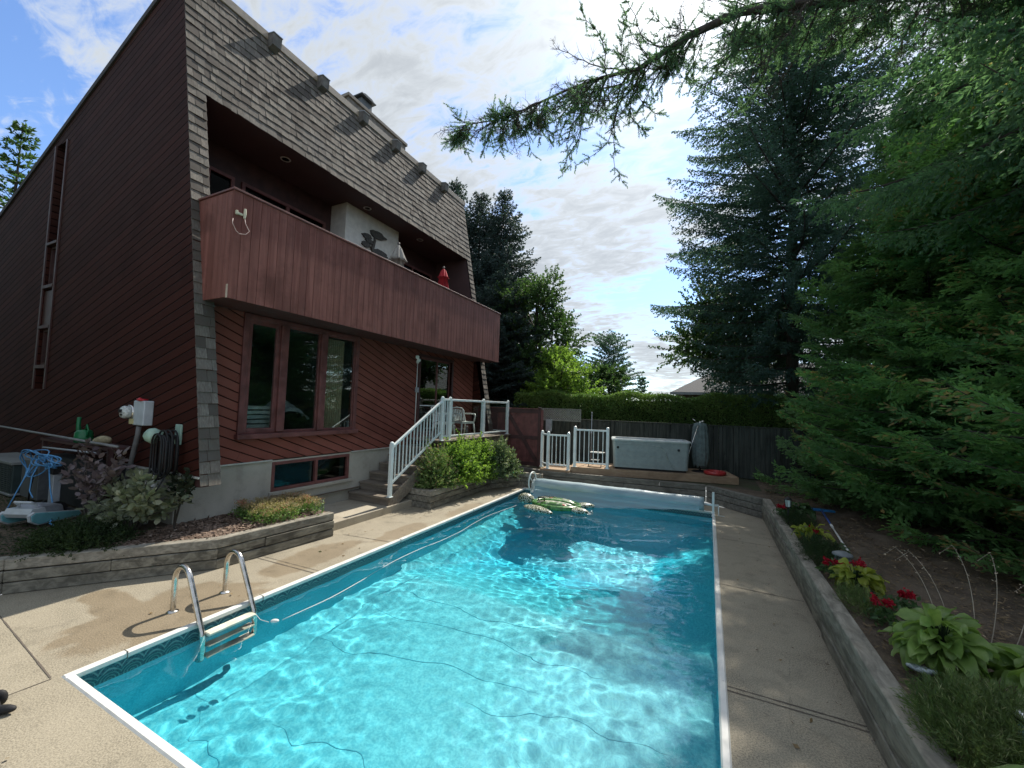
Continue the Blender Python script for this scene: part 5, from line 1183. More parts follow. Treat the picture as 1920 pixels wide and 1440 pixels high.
# neighbour's house beyond the hedge
nh = thing('neighbour_house', 'brown neighbouring house with grey gable roof half hidden by branches', 'house', (2, 26, 0))
g = MB(); g.box(-1.3, 8, 24.5, 31, 0, 3.5); g.build('wall', plain('brown_brick', (.12, .085, .07), .9, sc=3), nh)
g = MB(); g.hexa([(-1.9, 24, 3.42), (8.5, 24, 3.42), (8.5, 31.5, 3.42), (-1.9, 31.5, 3.42), (1.0, 26.5, 5.2), (5.6, 26.5, 5.2), (5.6, 29, 5.2), (1.0, 29, 5.2)]); g.build('roof', plain('grey_roof_shingle', (.20, .195, .19), .9, sc=12), nh)
g = MB(); g.box(-1.92, 8.52, 23.98, 24.02, 3.3, 3.44); g.build('gutter', M_greyp, nh)
# shrubs by the patio
def shrub(name, label, c, r, seed, m, n_tw, leafL, leafW, tw=.22, sp=.03, group=None, cat='shrub'):
    rg = np.random.default_rng(seed); t = thing(name, label, cat, c, 0, group); v = norm(rg.normal(size=(n_tw, 3))); v[:, 2] = np.abs(v[:, 2])*1.0-.15
    lump = 1+.16*np.sin(v[:, 0]*7+seed)*np.sin(v[:, 1]*6)+.10*rg.normal(size=n_tw); q = rg.random((n_tw, 1))**.45; P = v*np.array(r)*lump[:, None]*q; P[:, 2] = np.abs(P[:, 2])
    D = norm(v*1.0+np.array([0, 0, .35])+rg.normal(size=(n_tw, 3))*.35); Ln = tw*(.5+rg.random(n_tw))
    V, F, a = along(P, D, Ln, sp, 2, rg, .9, leafL, leafW, None, np.clip(.3+.5*q[:, 0]+rg.normal(size=n_tw)*.15, 0, 1)); nmesh('foliage', V, F, m, t, local=True, attrs={'rnd': a})
    st_ = [(np.array([[0, 0, 0], P[i]*.5, P[i]]), [.008, .005, .002]) for i in range(0, n_tw, max(1, n_tw//120))]; V, F = woodtubes(st_, 4); nmesh('stems', V, F, M_bark, t, local=True); return t
M_grey = leafmat('grey_green_leaves', (.10, .17, .055), (.21, .30, .10), (.28, .2, .13), .35)
M_varieg = leafmat('variegated_leaves', (.05, .09, .04), (.16, .22, .12), (.32, .35, .22), .4)
shrub('green_shrub', 'small-leaved grey-green shrub at the foot of the stair railing', (-5.95, 8.15, .38), (.42, .48, .95), 101, M_grey, 1500, .045, .028, .2)
shrub('green_shrub', 'bright yellow-green shrub tallest in the middle of the timber planter', (-5.9, 9.0, .38), (.45, .70, 1.05), 102, M_bright, 1900, .065, .038, .24)
shrub('green_shrub', 'bright leafy shrub beneath the middle post of the glass railing', (-5.8, 9.85, .38), (.42, .60, 1.0), 104, M_bright, 1500, .065, .038, .22)
shrub('green_shrub', 'variegated pale-edged shrub at the right end of the planter', (-5.45, 10.55, .38), (.42, .50, .92), 103, M_varieg, 1100, .075, .035, .22)
M_purple = leafmat('smoke_bush_leaves', (.11, .08, .09), (.24, .19, .19), (.42, .32, .30), .3, rough=.35, spec=.6)
M_smokeg = leafmat('smoke_bush_green', (.16, .19, .12), (.38, .40, .28), (.55, .55, .40), .35, rough=.35, spec=.6)
def smoke(seed, label, base, stems, m, leafL=.075, leafW=.045):
    rg = np.random.default_rng(seed); t = thing('smoke_bush', label, 'shrub', base); segs = []; A = []; D = []
    for (dx, dy, dz) in stems:
        e = np.array([dx, dy, dz]); mid_ = e*.5+np.array([0, 0, .1]); segs.append((np.array([[0, 0, 0], mid_, e]), [.014, .010, .005])); T = norm((e-mid_)[None])[0]
        for i in range(5):
            f = i/4; p = mid_*(1-f)+e*f; 
            for k in range(11): A.append(p+rg.normal(size=3)*.03); D.append(norm((T*(.2+.7*f)+norm(rg.normal(size=(1, 3)))[0]*1.0)[None])[0])
    A = np.array(A); D = np.array(D); n = len(A); 
    # petioled oval leaves: 6-gon
    D = norm(D); s = norm(np.cross(D, rg.normal(size=(n, 3))*.5+np.array([0, 0, 1.]))); Lq = (leafL*1.35*(.7+.6*rg.random(n)))[:, None]; Wq = Lq*.62; B = A+D*.03
    V = np.stack([B, B+D*Lq*.3+s*Wq*.42, B+D*Lq*.7+s*Wq*.42, B+D*Lq, B+D*Lq*.7-s*Wq*.42, B+D*Lq*.3-s*Wq*.42], 1).reshape(-1, 3); b = np.arange(n)*6
    F = np.concatenate([np.stack([b, b+1, b+2, b+3], 1), np.stack([b, b+3, b+4, b+5], 1)]); nmesh('leaves', V, F, m, t, local=True, attrs={'rnd': np.repeat(rg.random(n), 6)})
    V, F = woodtubes(segs, 5); nmesh('stems', V, F, M_bark, t, local=True, smooth=True)
rg_ = random.Random(7)
smoke(111, 'purple-leaved bush with upright stems in the shade near the corner of the house', (-8.1, 2.75, .4), [(-.35, .0, 1.15), (-.25, .1, .95), (-.4, -.1, .8), (.35, .15, 1.0), (.45, .1, .85), (.1, .1, .75), (-.1, 0, .6)], M_purple)
smoke(112, 'pale green glossy-leaved bush spreading before the house foundation', (-7.3, 2.95, .4), [(rg_.uniform(-.75, .75), rg_.uniform(-.25, .35), rg_.uniform(.18, .78)) for _ in range(26)], M_smokeg)
smoke(113, 'small dark sprig reaching past the shingled corner of the house', (-7.0, 3.3, .42), [(.05, 0, .72), (.22, .05, .80), (.30, .0, .66)], leafmat('dark_sprig', (.02, .035, .02), (.05, .06, .035)), .07)
M_low = leafmat('low_green', (.02, .04, .015), (.045, .075, .025))
shrub('ground_shrub', 'dark low juniper spreading at the planter edge beneath the pale bush', (-7.45, 2.45, .38), (.60, .45, .20), 114, M_low, 1500, .03, .012, .14, .015)
M_sed = leafmat('sedum_heads', (.30, .20, .13), (.42, .38, .17), (.50, .20, .17), .25)
def sedum():
    rg = np.random.default_rng(120); t = thing('sedum_plants', 'pink and cream flowering sedum clump under the basement window', 'flowers', (-6.55, 4.8, .4)); n = 150
    C = np.stack([rg.uniform(-.42, .5, n), rg.uniform(-.72, .35, n), np.zeros(n)], 1); C[:, 0] = np.minimum(C[:, 0], .52); hgt = .14+.12*rg.random(n); C[:, 2] = hgt
    A = np.repeat(C, 46, 0)+rg.normal(size=(n*46, 3))*np.array([.035, .035, .018]); D = norm(rg.normal(size=(n*46, 3))+np.array([0, 0, .9])); V, F, a = leaves(A, D, .022, .014, rg, np.clip(np.repeat(rg.random(n), 46)+rg.normal(size=n*46)*.1, 0, 1)); nmesh('flower_heads', V, F, M_sed, t, local=True, attrs={'rnd': a})
    A = np.repeat(C, 22, 0)*np.array([1, 1, 0])+rg.normal(size=(n*22, 3))*np.array([.05, .05, .0])+np.array([0, 0, 1.])*rg.uniform(.0, .17, (n*22, 1)); D = norm(rg.normal(size=(n*22, 3))+np.array([0, 0, .4])); V, F, a = leaves(A, D, .05, .026, rg); nmesh('leaves', V, F, M_hedge, t, local=True, attrs={'rnd': a})
sedum()
# hostas and other bed plants
def hosta(label, loc, n, Lf, Wf, m, seed, hgt=.28, name='hosta_plant', group=None, cat='plant', tilt=(0, 0)):
    rg = np.random.default_rng(seed); t = thing(name, label, cat, loc, 0, group); V = []; F = []; A = []; b = 0; ns = 8
    segs = []
    for k in range(n):
        ph = rg.uniform(0, 6.28); q = rg.random()**.7; out = np.array([math.cos(ph), math.sin(ph), 0]); sd = np.array([-math.sin(ph), math.cos(ph), 0]); r0 = .04+.20*q*Lf/.22*.6; z1 = hgt*(1.05-.62*q)*(.8+.4*rg.random())
        B = out*r0+np.array([tilt[0]*q, tilt[1]*q, z1]); L1 = Lf*(.65+.5*rg.random()); w1 = Wf*(.7+.5*rg.random()); e0 = .75-.75*q+rg.normal()*.3; cur = -(.9+1.2*rg.random()); rv = rg.random(); tw = rg.normal()*.55
        segs.append((np.array([out*.01, out*r0*.5+np.array([0, 0, z1*.6]), B]), [.006, .005, .004])); p = B.copy(); rows_ = []
        for i in range(ns+1):
            u = i/ns; el = e0+cur*u*.9; d = out*math.cos(el)+np.array([0, 0, 1])*math.sin(el); nn = -out*math.sin(el)+np.array([0, 0, 1])*math.cos(el)
            w = w1*math.sin(math.pi*min(1, u*.93+.07))**.75*(1-.25*u)*.5; fold = .38; s2 = sd*math.cos(tw)+nn*math.sin(tw); wv = .010*math.sin(u*11+k)
            rows_.append([p+s2*w+nn*(w*fold+wv), p+s2*w*.5+nn*w*fold*.35, p, p-s2*w*.5+nn*w*fold*.35, p-s2*w+nn*(w*fold-wv)]); p = p+d*L1/ns
        V.append(np.array(rows_).reshape(-1, 3)); I = b+np.arange((ns+1)*5).reshape(ns+1, 5); F.append(np.stack([I[:-1, :-1], I[:-1, 1:], I[1:, 1:], I[1:, :-1]], -1).reshape(-1, 4)); ed = np.tile(np.array([1, .0, 0, 0, 1.]), ns+1); A.append(np.clip(rv*.6+ed*.25, 0, 1)); b += (ns+1)*5
    nmesh('leaves', np.concatenate(V), np.concatenate(F), m, t, smooth=True, local=True, attrs={'rnd': np.concatenate(A)}); V, F = woodtubes(segs, 4); nmesh('stems', V, F, M_low, t, local=True); return t
M_hosta = leafmat('hosta_leaves', (.13, .23, .05), (.33, .45, .14), (.5, .5, .25), .45, rough=.36, clump=9, spec=.5)
M_hostay = leafmat('yellow_hosta', (.20, .26, .04), (.40, .42, .08), None, .4, rough=.4, clump=3)
M_hostad = leafmat('dark_hosta', (.05, .11, .04), (.10, .17, .07), (.2, .26, .14), .35, rough=.4, clump=3)
hosta('large light green hosta spilling over the timber wall beside the walkway', (1.62, 4.38, .42), 150, .21, .115, M_hosta, 131, .33)
hosta('trailing right part of the hosta mass with long hanging leaves', (2.12, 4.2, .42), 90, .22, .11, M_hosta, 132, .28)
hosta('yellow-edged hosta beside the red flowers midway along the bed', (1.5, 5.9, .42), 60, .17, .085, M_hostay, 133, .24)
hosta('small hosta with pale yellow edges behind the first red flowers', (1.45, 7.8, .42), 26, .22, .10, M_hostay, 134, .2)
hosta('little cream-leaved plant in the bed left of the pole end', (1.55, 7.05, .42), 24, .12, .045, M_varieg, 135, .2, 'bed_plant')
hosta('green and white hosta clump at the far end of the bed by the lantern', (1.55, 9.4, .42), 60, .18, .10, M_hostad, 136, .25)
hosta('hosta leaves entering at the bottom right corner of the photo', (1.72, 3.0, .42), 26, .30, .17, M_hosta, 137, .26)
# flower stalks arching above the large hosta
tS = thing('hosta_stalks', 'dry arching flower stalks with tiny seed pods above the large hosta', 'flower stalks', (1.8, 4.5, .5)); segs = []; rg = np.random.default_rng(140); P_ = []; 
for k, (x, y, tx_, ty_, hh) in enumerate(((1.75, 5.0, 1.62, 5.5, .62), (1.8, 4.95, 1.72, 5.5, .60), (1.9, 4.9, 2.0, 5.45, .72), (1.95, 4.85, 2.2, 5.35, .72), (2.0, 4.75, 2.35, 5.2, .55), (2.1, 4.7, 2.62, 5.3, .95), (2.15, 4.65, 2.72, 5.25, .95), (2.2, 4.6, 2.5, 5.1, .5), (1.95, 4.4, 2.0, 3.9, .25), (2.2, 4.3, 2.3, 3.95, .3))):
    a = np.array([x, y, .5]); e = np.array([tx_, ty_, .5+hh]); t = np.linspace(0, 1, 12)[:, None]; c = np.array([(x+tx_)/2+.1, (y+ty_)/2, .5+hh*.75]); pts = (1-t)**2*a+2*t*(1-t)*c+t*t*e; drop = np.array([-.06, -.02, -.05]); pts = np.concatenate([pts, [e+drop*.6, e+drop*1.6]])
    segs.append((pts-np.array([1.8, 4.8, .5]), np.linspace(.0035, .0015, len(pts)))); 
    for i in range(7, len(pts)):
        for _ in range(3): P_.append(pts[i]+rg.normal(size=3)*.008-np.array([1.8, 4.8, .5]))
V, F = woodtubes(segs, 4); nmesh('stalk', V, F, plain('dry_stalk', (.34, .29, .22), .8), tS, local=True)
P_ = np.array(P_); V, F, a = leaves(P_, norm(rg.normal(size=P_.shape)), .018, .009, rg); nmesh('seed_pods', V, F, plain('seed_pods', (.42, .34, .24), .8), tS, local=True)
# red begonias
M_redf = leafmat('red_petals', (.30, .006, .02), (.50, .012, .04), None, .3, rough=.5)
for k, (x, y, lab) in enumerate(((1.42, 7.75, 'red begonia flowers at the foot of the small yellow-edged hosta'), (1.36, 6.15, 'single red begonia bloom left of the grey mushroom lamp'), (1.62, 6.25, 'largest red begonia bloom right of the grey mushroom lamp'), (1.74, 5.42, 'red begonia bloom right of the yellow-edged hosta'), (1.5, 5.1, 'dark red bloom low against the timber wall beside the large hosta'), (1.28, 9.3, 'tiny red bloom behind the far black lantern'))):
    rg = np.random.default_rng(150+k); t = thing('begonia', lab, 'flowers', (x, y, .42), 0, 'red begonias in the right flower bed'); n = 220
    cs = rg.normal(size=(5, 3))*np.array([.045, .04, .012])+np.array([0, 0, .2]); A = cs[rg.integers(0, 5, n)]+rg.normal(size=(n, 3))*.014; V, F, a = leaves(A, norm(rg.normal(size=(n, 3))+np.array([0, 0, .6])), .026, .022, rg); nmesh('petals', V, F, M_redf, t, local=True, attrs={'rnd': a})
    n = 130; A = rg.normal(size=(n, 3))*np.array([.07, .07, .03])+np.array([0, 0, .09]); V, F, a = leaves(A, norm(rg.normal(size=(n, 3))+np.array([0, 0, .3])), .06, .035, rg); nmesh('leaves', V, F, M_hostad, t, local=True, attrs={'rnd': a})
# feathery plants
def feathery(label, loc, r, n, m, seed, h=.3, name='feathery_plant'):
    rg = np.random.default_rng(seed); t = thing(name, label, 'plant', loc); n_ = n; th = rg.uniform(0, 6.28, n_); q = rg.random(n_)**.5; P = np.stack([r[0]*q*np.cos(th), r[1]*q*np.sin(th), h*rg.random(n_)*(1-.5*q*q)], 1); D = norm(rg.normal(size=(n_, 3))*.7+np.array([0, 0, .7])+P*1.2)
    V, F, a = along(P, D, np.full(n_, .12), .02, 2, rg, .5, .05, .004, None, rg.random(n_)); nmesh('foliage', V, F, m, t, local=True, attrs={'rnd': a}); return t
M_feath = leafmat('feathery_green', (.07, .12, .035), (.16, .21, .07), (.30, .32, .16), .3)
feathery('wispy thread-leaved green plant billowing over the wall at the lower right', (1.55, 3.45, .42), (.36, .42, .3), 3000, M_feath, 161, .28)
feathery('dark wispy plant in the bed beside the grey mushroom lamp', (1.4, 6.9, .42), (.22, .55, .2), 900, M_low, 162, .2)
feathery('low dark wispy plant along the wall before the far lantern', (1.42, 8.7, .42), (.2, .5, .2), 700, M_low, 163, .18)
feathery('thin grass tuft hanging against the wall near the large hosta', (1.38, 5.35, .42), (.15, .25, .2), 300, M_feath, 164, .15)
# litter: fallen needles and mulch chips
def litter(name, label, x0, x1, y0, y1, z, n, Lc, Wc, m, seed, cat, mask=None):
    rg = np.random.default_rng(seed); P = np.stack([rg.uniform(x0, x1, n), rg.uniform(y0, y1, n), np.full(n, z)+rg.random(n)*.012], 1)
    if mask is not None: P = P[mask(P)]; n = len(P)
    D = rg.normal(size=(n, 3))*np.array([1, 1, .18]); V, F, a = leaves(P, D, Lc*(.5+rg.random(n)), Wc*(.5+rg.random(n)), rg, None, np.tile(np.array([0, 0, 1.]), (n, 1))); o = nmesh(name, V, F, m, attrs={'rnd': a}); tag(o, label, cat, None, 'stuff'); return o
M_chip = leafmat('mulch_chips', (.10, .065, .045), (.30, .22, .17), (.42, .34, .28), 0, rough=.8, clump=3)
def inbed(P):  # inside planter line
    x, y = P[:, 0], P[:, 1]; xl = np.interp(y, [1.78, 3.38, 5.16], [-7.28, -6.03, -5.86])-.15; return (x < xl)
litter('mulch', 'brown wood-chip mulch in the timber planter by the house', -7.25, -5.9, 2.4, 5.1, .392, 9000, .05, .03, M_chip, 171, 'mulch', inbed)
litter('leaf_litter', 'dry needles and leaves scattered over the bare garden bed', 1.3, 7.5, 3, 14, .415, 34000, .06, .014, leafmat('litter', (.11, .075, .045), (.26, .19, .11), (.42, .33, .22), 0, rough=.9), 172, 'leaf litter')
litter('ground_cover', 'sparse weeds and grass on the shaded ground left of the pale bush', -12, -6.4, -1, 3.3, .395, 26000, .05, .012, M_low, 173, 'weeds', lambda P: (P[:, 0] < np.interp(P[:, 1], [-3.5, 1.78, 3.38], [-11.5, -7.28, -6.03])-.2) & (np.sin(P[:, 0]*2.1)+np.sin(P[:, 1]*3+1) > -.3))
litter('needle_litter', 'fallen brown needles and debris along the foot of the right wall', .1, 1.08, 1.2, 10.5, .006, 1500, .03, .006, leafmat('debris', (.07, .04, .025), (.16, .09, .05), None, 0), 174, 'debris', lambda P: (1.08-P[:, 0] < .10*np.random.default_rng(1).exponential(1, len(P))) | (np.random.default_rng(2).random(len(P)) < .10))

litter('deck_leaves', 'a few small dry leaves lying on the concrete deck', -6.2, 1.0, -.5, 10, .008, 260, .045, .022, leafmat('dry_leaf', (.12, .08, .04), (.26, .18, .08), (.10, .14, .05), 0), 175, 'leaves', lambda P: ((P[:, 0] < -4.95) & (P[:, 0] > -5.8)) | (P[:, 0] > .25) | ((P[:, 1] < 1.4) & (P[:, 0] < -2)))
# ------------------------------------------------------------------ garden and poolside objects
def lantern_post():
    o = thing('garden_lantern', 'black post lantern with small glass panes at the far end of the flower bed', 'lantern', (1.27, 8.65, .42))
    g = MB(); g.tube([(1.27, 8.65, .42), (1.27, 8.65, .74)], .011, 8); g.build('post', M_black, o)
    g = MB(); g.lathe([(.035, .73), (.05, .74), (.05, .75), (.0, .75)], 6, (1.27, 8.65, 0)); g.lathe([(.0, .93), (.02, .91), (.065, .875), (.06, .87), (0, .87)], 6, (1.27, 8.65, 0))
    for k in range(6): a = R(60*k); g.tube([(1.27+.042*math.cos(a), 8.65+.042*math.sin(a), .75), (1.27+.052*math.cos(a), 8.65+.052*math.sin(a), .87)], .004, 4)
    g.build('frame', M_black, o); g = MB(); g.lathe([(.036, .75), (.046, .87)], 6, (1.27, 8.65, 0)); g.build('glass', plain('frosted_glass', (.5, .6, .58), .3, bump=0), o)
lantern_post()
def mushroom(label, x, y, s, tiers=2):
    o = thing('mushroom_lamp', label, 'lamp', (x, y, .42), 0, 'grey mushroom lamps in the flower bed'); Mp = plain('grey_lamp_cap', (.17, .19, .20), .5, var=.1)
    g = MB(); g.tube([(x, y, .42), (x, y, .42+.16*s)], .02*s, 8); g.build('stem', M_black, o)
    for k in range(tiers):
        z = .42+(.15+.055*k)*s; g = MB(); r = (.10-.02*k)*s if k else .085*s; r = (.085, .11)[k]*s; g.lathe([(r*.7, z-.01), (r, z), (r*.93, z+.02*s), (r*.4, z+.045*s), (0, z+.05*s)], 20, (x, y, 0)); g.build('cap', Mp, o, smooth=True)
mushroom('grey tiered mushroom lamp standing between the two red begonias', 1.52, 6.5, 1.0)
mushroom('grey mushroom lamp half hidden behind the far yellow-edged hosta', 1.42, 8.1, .8, 1)
def disk(label, x, y, z, r, m, cat='solar light'):
    o = thing('solar_disk_light', label, cat, (x, y, .42)); g = MB(); Mx = Matrix.Rotation(R(-14), 3, 'X'); g.lathe([(0, -.02), (r*.9, -.018), (r, 0), (r*.93, .012), (r*.7, .016), (0, .018)], 28, (x, y, z), Mx); g.build('disk', m, o, smooth=True)
    g = MB(); g.tube([(x, y, .40), (x, y, z-.02)], .01, 6); g.build('spike', M_black, o)
mfac = Mt('faceted_glass', (.4, .46, .5), .12); vv = mfac.vor(38, out=1); mfac.set('Base Color', mfac.mix(mfac.step(vv, .2, .8), (.06, .08, .09), (.42, .48, .5))); mfac.bump(vv, .8, .02)
disk('round faceted clear solar light lying below the large hosta', 1.44, 4.18, .50, .088, mfac.m)
disk('dark round solar light right of the faceted clear one', 1.66, 4.05, .50, .085, plain('dark_panel', (.05, .055, .06), .35))
# mosaic solar lantern at the lower right
o = thing('mosaic_lantern', 'solar lantern with turquoise mosaic glass at the lower right corner', 'lantern', (1.66, 3.40, .42))
g = MB(); c = (1.66, 3.40, 0); g.lathe([(.075, .50), (.082, .52), (.078, .535)], 24, c); g.nx(); g.lathe([(.080, .69), (.10, .695), (.10, .715), (.075, .735), (.055, .74), (.0, .74)], 24, c); g.build_each('metal_cap', M_steel, o, smooth=True)
mm_ = Mt('mosaic', (.2, .5, .5), .2); v1 = mm_.vor(55, out=1); ve = mm_.vor(55, 'DISTANCE_TO_EDGE', 'Distance'); mm_.set('Base Color', mm_.mix(mm_.step(ve, .02, .06), (.5, .55, .5), mm_.mix(mm_.step(v1, .2, .8), (.08, .30, .32), (.40, .62, .60))))
g = MB(); g.lathe([(.078, .535), (.085, .60), (.078, .69)], 24, c); g.build('mosaic_glass', mm_.m, o, smooth=True)
g = MB(); g.cbox((1.66, 3.40, .745), (.07, .07, .008), Matrix.Rotation(.5, 3, 'Z')); g.build('solar_panel', plain('solar_cell', (.03, .04, .10), .2), o)
g = MB(); g.tube([(1.66, 3.4, .40), (1.66, 3.4, .51)], .012, 6); g.build('spike', M_black, o)
# pool brush left on the bed
o = thing('pool_brush', 'blue-headed pool brush on a long blue and white pole lying on the garden bed', 'pool brush', (1.85, 8.5, .45)); a = Vector((2.0, 9.9, .52)); b = Vector((1.72, 6.95, .50)); d = b-a
g = MB(); g.tube([a, a+d*.42], .016, 10); g.build('pole', plain('blue_anodised', (.02, .07, .30), .35, .3, bump=0), o, smooth=True)
g = MB(); g.tube([a+d*.42, a+d*.97], .013, 10); g.tube([a+d*.40, a+d*.45], .022, 10); g.tube([a+d*.86, a+d*.93], .019, 10); g.build('inner_pole', M_plastic, o, smooth=True)
g = MB(); g.tube([a+d*.97, b], .015, 8); g.build('end_cap', M_black, o)
g = MB(); P = [(-.23, .0), (-.2, .055), (-.06, .085), (.06, .085), (.2, .055), (.23, .0), (.1, -.035), (-.1, -.035)]; V = [(2.0+u, 9.95+v, z) for z in (.49, .53) for u, v in P]; n = 8; g.add(V, [tuple(range(n))[::-1], tuple(range(n, 2*n))]+[(i, (i+1) % n, n+(i+1) % n, n+i) for i in range(n)]); g.build('head', plain('blue_plastic', (.02, .16, .38), .4, bump=0), o, bevel=.008)
# crumpled black fabric at the left edge
g = MB(); rg = random.Random(5)
for (x, y, z, rx, ry, rz_) in ((-4.70, 1.13, .05, .09, .06, .06), (-4.60, 1.19, .035, .085, .03, .03), (-4.66, 1.10, .03, .10, .05, .035), (-4.74, 1.2, .06, .05, .03, .06)): ell(g, (x, y, z), (rx, ry, rz_), 12, 8, rot=rg.uniform(-.5, 1.0))
tag(g.build('crumpled_bag', plain('black_cloth', (.012, .012, .014), .7, var=.4, sc=30), None, smooth=True), 'crumpled black cloth bag on the deck at the left edge of the photo', 'bag')
# --- side yard clutter
Mteal = plain('pale_teal_plastic', (.16, .42, .46), .35, var=.06, bump=0); Mwg = plain('pale_grey_plastic', (.50, .54, .56), .35, var=.06, bump=0)
o = thing('pool_robot', 'grey and teal robotic pool cleaner resting on the shaded ground by the side wall', 'pool robot', (-8.95, 2.52, .42), math.atan2(.9, -.45)-math.pi)
g = MB()
for s in (-1, 1):
    g = MB(); P = [(-.34, .03), (-.32, .0), (.25, .02), (.34, .08), (.36, .16), (.30, .20), (-.30, .09)]; g.prism(P, 'y', s*.21-.03, s*.21+.03); g.build('side_track', Mteal, o, local=True, bevel=.012)
    g = MB(); P2 = [(x*1.03, z*1.06-.004) for x, z in P]; g.prism(P2, 'y', s*.21-.022, s*.21+.022); g.build('belt', Mwg, o, local=True)
g = MB(); g.prism([(-.16, .10), (-.13, .22), (.0, .27), (.16, .28), (.25, .24), (.29, .14), (.2, .10)], 'y', -.17, .17); g.build('body', plain('slate_plastic', (.27, .29, .32), .35, bump=0), o, local=True, bevel=.025)
g = MB(); g.prism([(.10, .12), (.14, .24), (.30, .25), (.34, .18), (.30, .12)], 'y', -.185, .185); g.tube([(.18, -.12, .25), (.26, -.12, .33), (.26, .12, .33), (.18, .12, .25)], .018, 8); g.build('front_cover', Mwg, o, local=True, bevel=.01)
g = MB(); g.tube([(-.3, -.2, .08), (-.36, 0, .09), (-.3, .2, .08)], .02, 8); g.build('roller', M_black, o, local=True)
ct = thing('robot_caddy', 'grey upright caddy post with a black top holding the coiled blue cable', 'caddy', (-9.3, 2.72, .42))
g = MB(); g.box(-9.38, -9.24, 2.68, 2.78, .42, 1.05); g.build('post', M_greyp, ct, bevel=.01); g = MB(); g.box(-9.40, -9.22, 2.66, 2.80, 1.05, 1.22); g.build('head', M_black, ct, bevel=.01)
g = MB(); g.tube([(-9.75, 2.7, 1.24), (-9.3, 2.68, 1.27), (-8.95, 2.7, 1.24)], .018, 8); g.build('handle', M_greyp, ct)
for s in (-.16, .16): g = MB(); g.lathe([(.0, -.02), (.12, -.02), (.12, .02), (0, .02)], 16, (-9.3+s, 2.72, .52), Matrix.Rotation(R(90), 3, 'Y')); g.build('wheel', M_black, ct)
cb_ = MB(); rg = random.Random(12)
for k in range(9):
    P = []; rx = rg.uniform(.26, .44); rz_ = rg.uniform(.05, .13) if k < 6 else rg.uniform(.16, .26); cx = -9.5+rg.uniform(-.16, .3)-(.42 if k >= 6 else 0); cz = 1.27+rg.uniform(-.03, .05)-(.10 if k >= 6 else 0); til = rg.uniform(-.12, .12)
    for i in range(29): a = 2*math.pi*i/28; P.append((cx+rx*math.cos(a), 2.62+.05*math.sin(a*2+k), cz+rz_*math.sin(a)+til*rx*math.cos(a)*.4))
    cb_.tube(P, .009, 6, cap=False)
cb_.tube([(-9.55, 2.6, 1.2), (-9.6, 2.55, 1.0), (-9.45, 2.5, .8), (-9.3, 2.5, .72)], .009, 6); cb_.tube([(-9.9, 2.6, 1.1), (-10.0, 2.5, .7), (-9.95, 2.4, .44)], .009, 6); cb_.tube([(-9.25, 2.62, 1.25), (-9.05, 2.6, .9), (-8.8, 2.6, .5), (-8.6, 2.5, .44), (-8.3, 2.5, .43), (-8.0, 2.35, .43)], .009, 6)
tag(cb_.build('blue_cable', plain('blue_rubber', (.10, .32, .62), .4, var=.1, bump=0), None, smooth=True), 'loose loops of light blue cable draped over the robot caddy', 'cable')
rk = thing('storage_rack', 'dark low rack carrying poles and garden things along the side wall', 'rack', (-9.8, 3.15, .42)); g = MB(); g.box(-11.0, -8.35, 2.98, 3.32, 1.46, 1.5); g.build('shelf', M_trimd, rk)
g = MB(); g.box(-10.9, -8.5, 3.04, 3.3, .45, 1.2); g.build('bin', plain('dark_bin', (.03, .034, .036), .6), rk)
for x in (-10.95, -8.4): g = MB(); g.box(x-.03, x+.03, 3.0, 3.06, .42, 1.459); g.build('leg', M_trimd, rk)
g = MB(); g.tube([(-13.6, 3.0, 1.60), (-8.0, 2.97, 1.55)], .02, 8); tag(g.build('pale_pole', plain('dull_pole', (.20, .21, .21), .5), None, smooth=True), 'long pale pole lying level along the rack by the side wall', 'pole')
g = MB(); g.tube([(-10.6, 2.92, 1.36), (-8.5, 2.92, 1.42)], .016, 8); tag(g.build('short_pole', M_greyp, None, smooth=True), 'shorter grey pole hung just under the long pale one', 'pole')
wc = thing('watering_can', 'green plastic watering can standing on the rack against the side wall', 'watering can', (-9.65, 3.12, 1.5)); Mg = plain('green_plastic', (.01, .15, .055), .4, var=.08, bump=0)
g = MB(); g.lathe([(.0, .0), (.12, .0), (.125, .06), (.115, .17), (.08, .21), (.05, .215), (.045, .20)], 18, (-9.65, 3.12, 1.5)); g.build('body', Mg, wc, smooth=True)
g = MB(); g.tube([(-9.77, 3.1, 1.6), (-9.84, 3.1, 1.78), (-9.83, 3.1, 1.92)], [.045, .03, .028], 10); g.build('spout', Mg, wc, smooth=True); g = MB(); g.tube([(-9.6, 3.12, 1.7), (-9.56, 3.12, 1.80), (-9.5, 3.12, 1.72), (-9.53, 3.12, 1.6)], .014, 8); g.build('handle', Mg, wc, smooth=True)
g = MB(); ell(g, (-8.85, 3.08, 1.57), (.20, .10, .075), 16, 10); ell(g, (-8.72, 3.05, 1.6), (.12, .08, .07), 14, 8, rot=.5); tag(g.build('cloth_bag', plain('straw_cloth', (.36, .31, .19), .9, var=.25, sc=14), None, smooth=True), 'slouched straw-coloured cloth bag lying on the rack', 'bag')
ac = thing('heat_pump', 'dark green pool heater with pale top edge at the far left of the side yard', 'heater', (-12.2, 3.0, .42)); g = MB(); g.box(-13.3, -11.45, 2.8, 3.3, .46, .98); g.build('cabinet', plain('dark_green_enamel', (.03, .05, .05), .5), ac, bevel=.01)
g = MB(); g.box(-13.33, -11.42, 2.77, 3.3, .98, 1.03); g.box(-13.33, -11.42, 2.77, 3.3, .42, .459); g.build('edge', plain('pale_edge', (.22, .235, .23), .6), ac, bevel=.006)
g = MB()
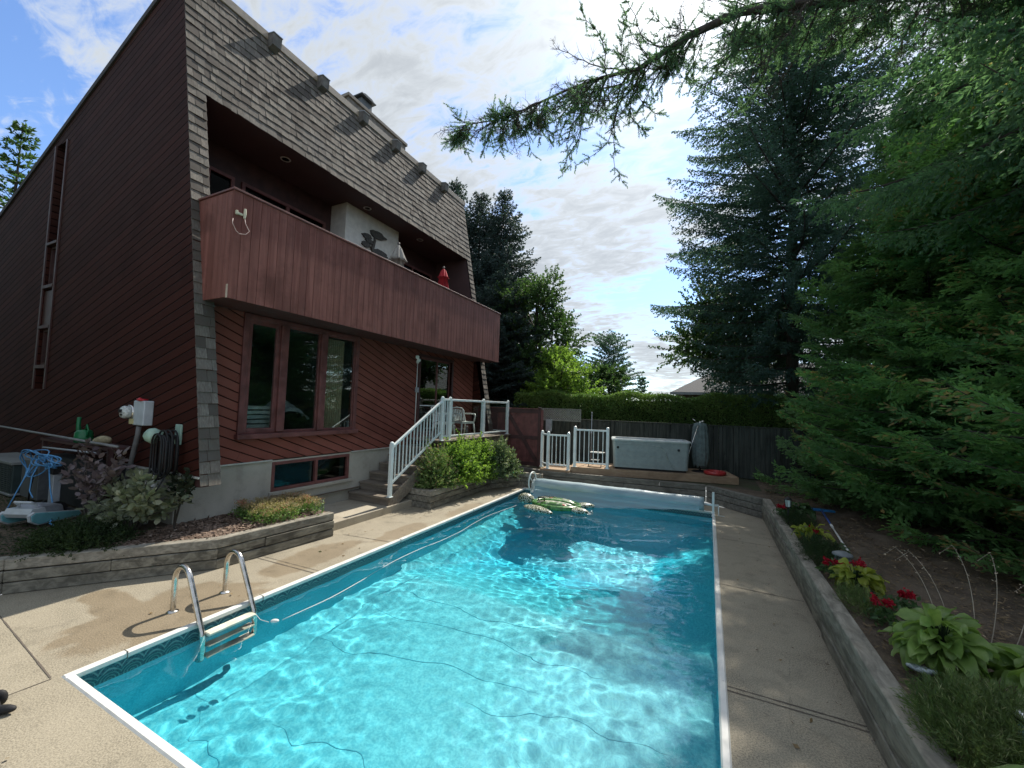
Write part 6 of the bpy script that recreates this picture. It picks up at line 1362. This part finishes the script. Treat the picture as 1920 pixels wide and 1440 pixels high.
for k in range(14): z = .50+.036*k; g.box(-13.2, -11.5, 2.78, 2.798, z, z+.012)
g.build('louvre', plain('louvre_grey', (.06, .08, .08), .5), ac)
eb = thing('filter_box', 'pale grey equipment box with cable beside the caddy', 'equipment box', (-10.5, 2.85, .42)); g = MB(); g.box(-10.95, -10.2, 2.78, 2.95, .5, 1.15); g.build('case', plain('grey_case', (.10, .11, .115), .5), eb, bevel=.01)
g = MB(); g.tube([(-10.3, 2.76, 1.0), (-10.1, 2.7, .95), (-10.2, 2.7, .7), (-10.3, 2.72, .45)], .012, 6); g.build('lead', M_black, eb, smooth=True)
for (a, b, lab) in (((-7.62, 3.2, .42), (-7.50, 3.28, 1.22), 'white plastic pipe leaning against the wall below the hose'), ((-7.85, 3.15, .42), (-7.75, 3.26, 1.0), 'shorter grey pipe leaning left of the white one')):
    g = MB(); g.tube([a, b], .045, 12); tag(g.build('leaning_pipe', M_plastic if 'white' in lab else M_greyp, None, smooth=True), lab, 'pipe')
# stone slab in the side bed
g = MB(); V = []; rg = random.Random(3); n = 12
P = [(-8.95+.65*math.cos(2*math.pi*i/n)*(1+rg.uniform(-.15, .1)), 1.55+.35*math.sin(2*math.pi*i/n)*(1+rg.uniform(-.15, .1))) for i in range(n)]
g.prism(P, 'z', .39, .435); tag(g.build('stone_slab', M_step, None, bevel=.012), 'flat worn stone slab on the ground in front of the pool robot', 'stone')
# unseen cedars and an added hedge, blocking sky light from the side wall
GS = 'unseen cedars shading the side wall'
retree(cA, 'unseen cedar opposite the side wall, blocking sky light from it', (-14.5, -3.2, GZ), .7, (1.1, 1.1, 1.15), GS)
retree(cA, 'unseen cedar farther left, blocking sky light from the side wall', (-19.5, -2.2, GZ), 2.9, (1.15, 1.15, 1.2), GS)
retree(cA, 'unseen cedar behind the viewer, blocking sky light from the side wall', (-11.0, -7.0, GZ), 5.1, (1.1, 1.1, 1.25), GS)

hedge('unseen_hedge', 'unseen tall hedge added to shade the side wall and yard', -19, -12.2, -2.0, -.9, .4, 3.4, 95, 26000, M_hedge)
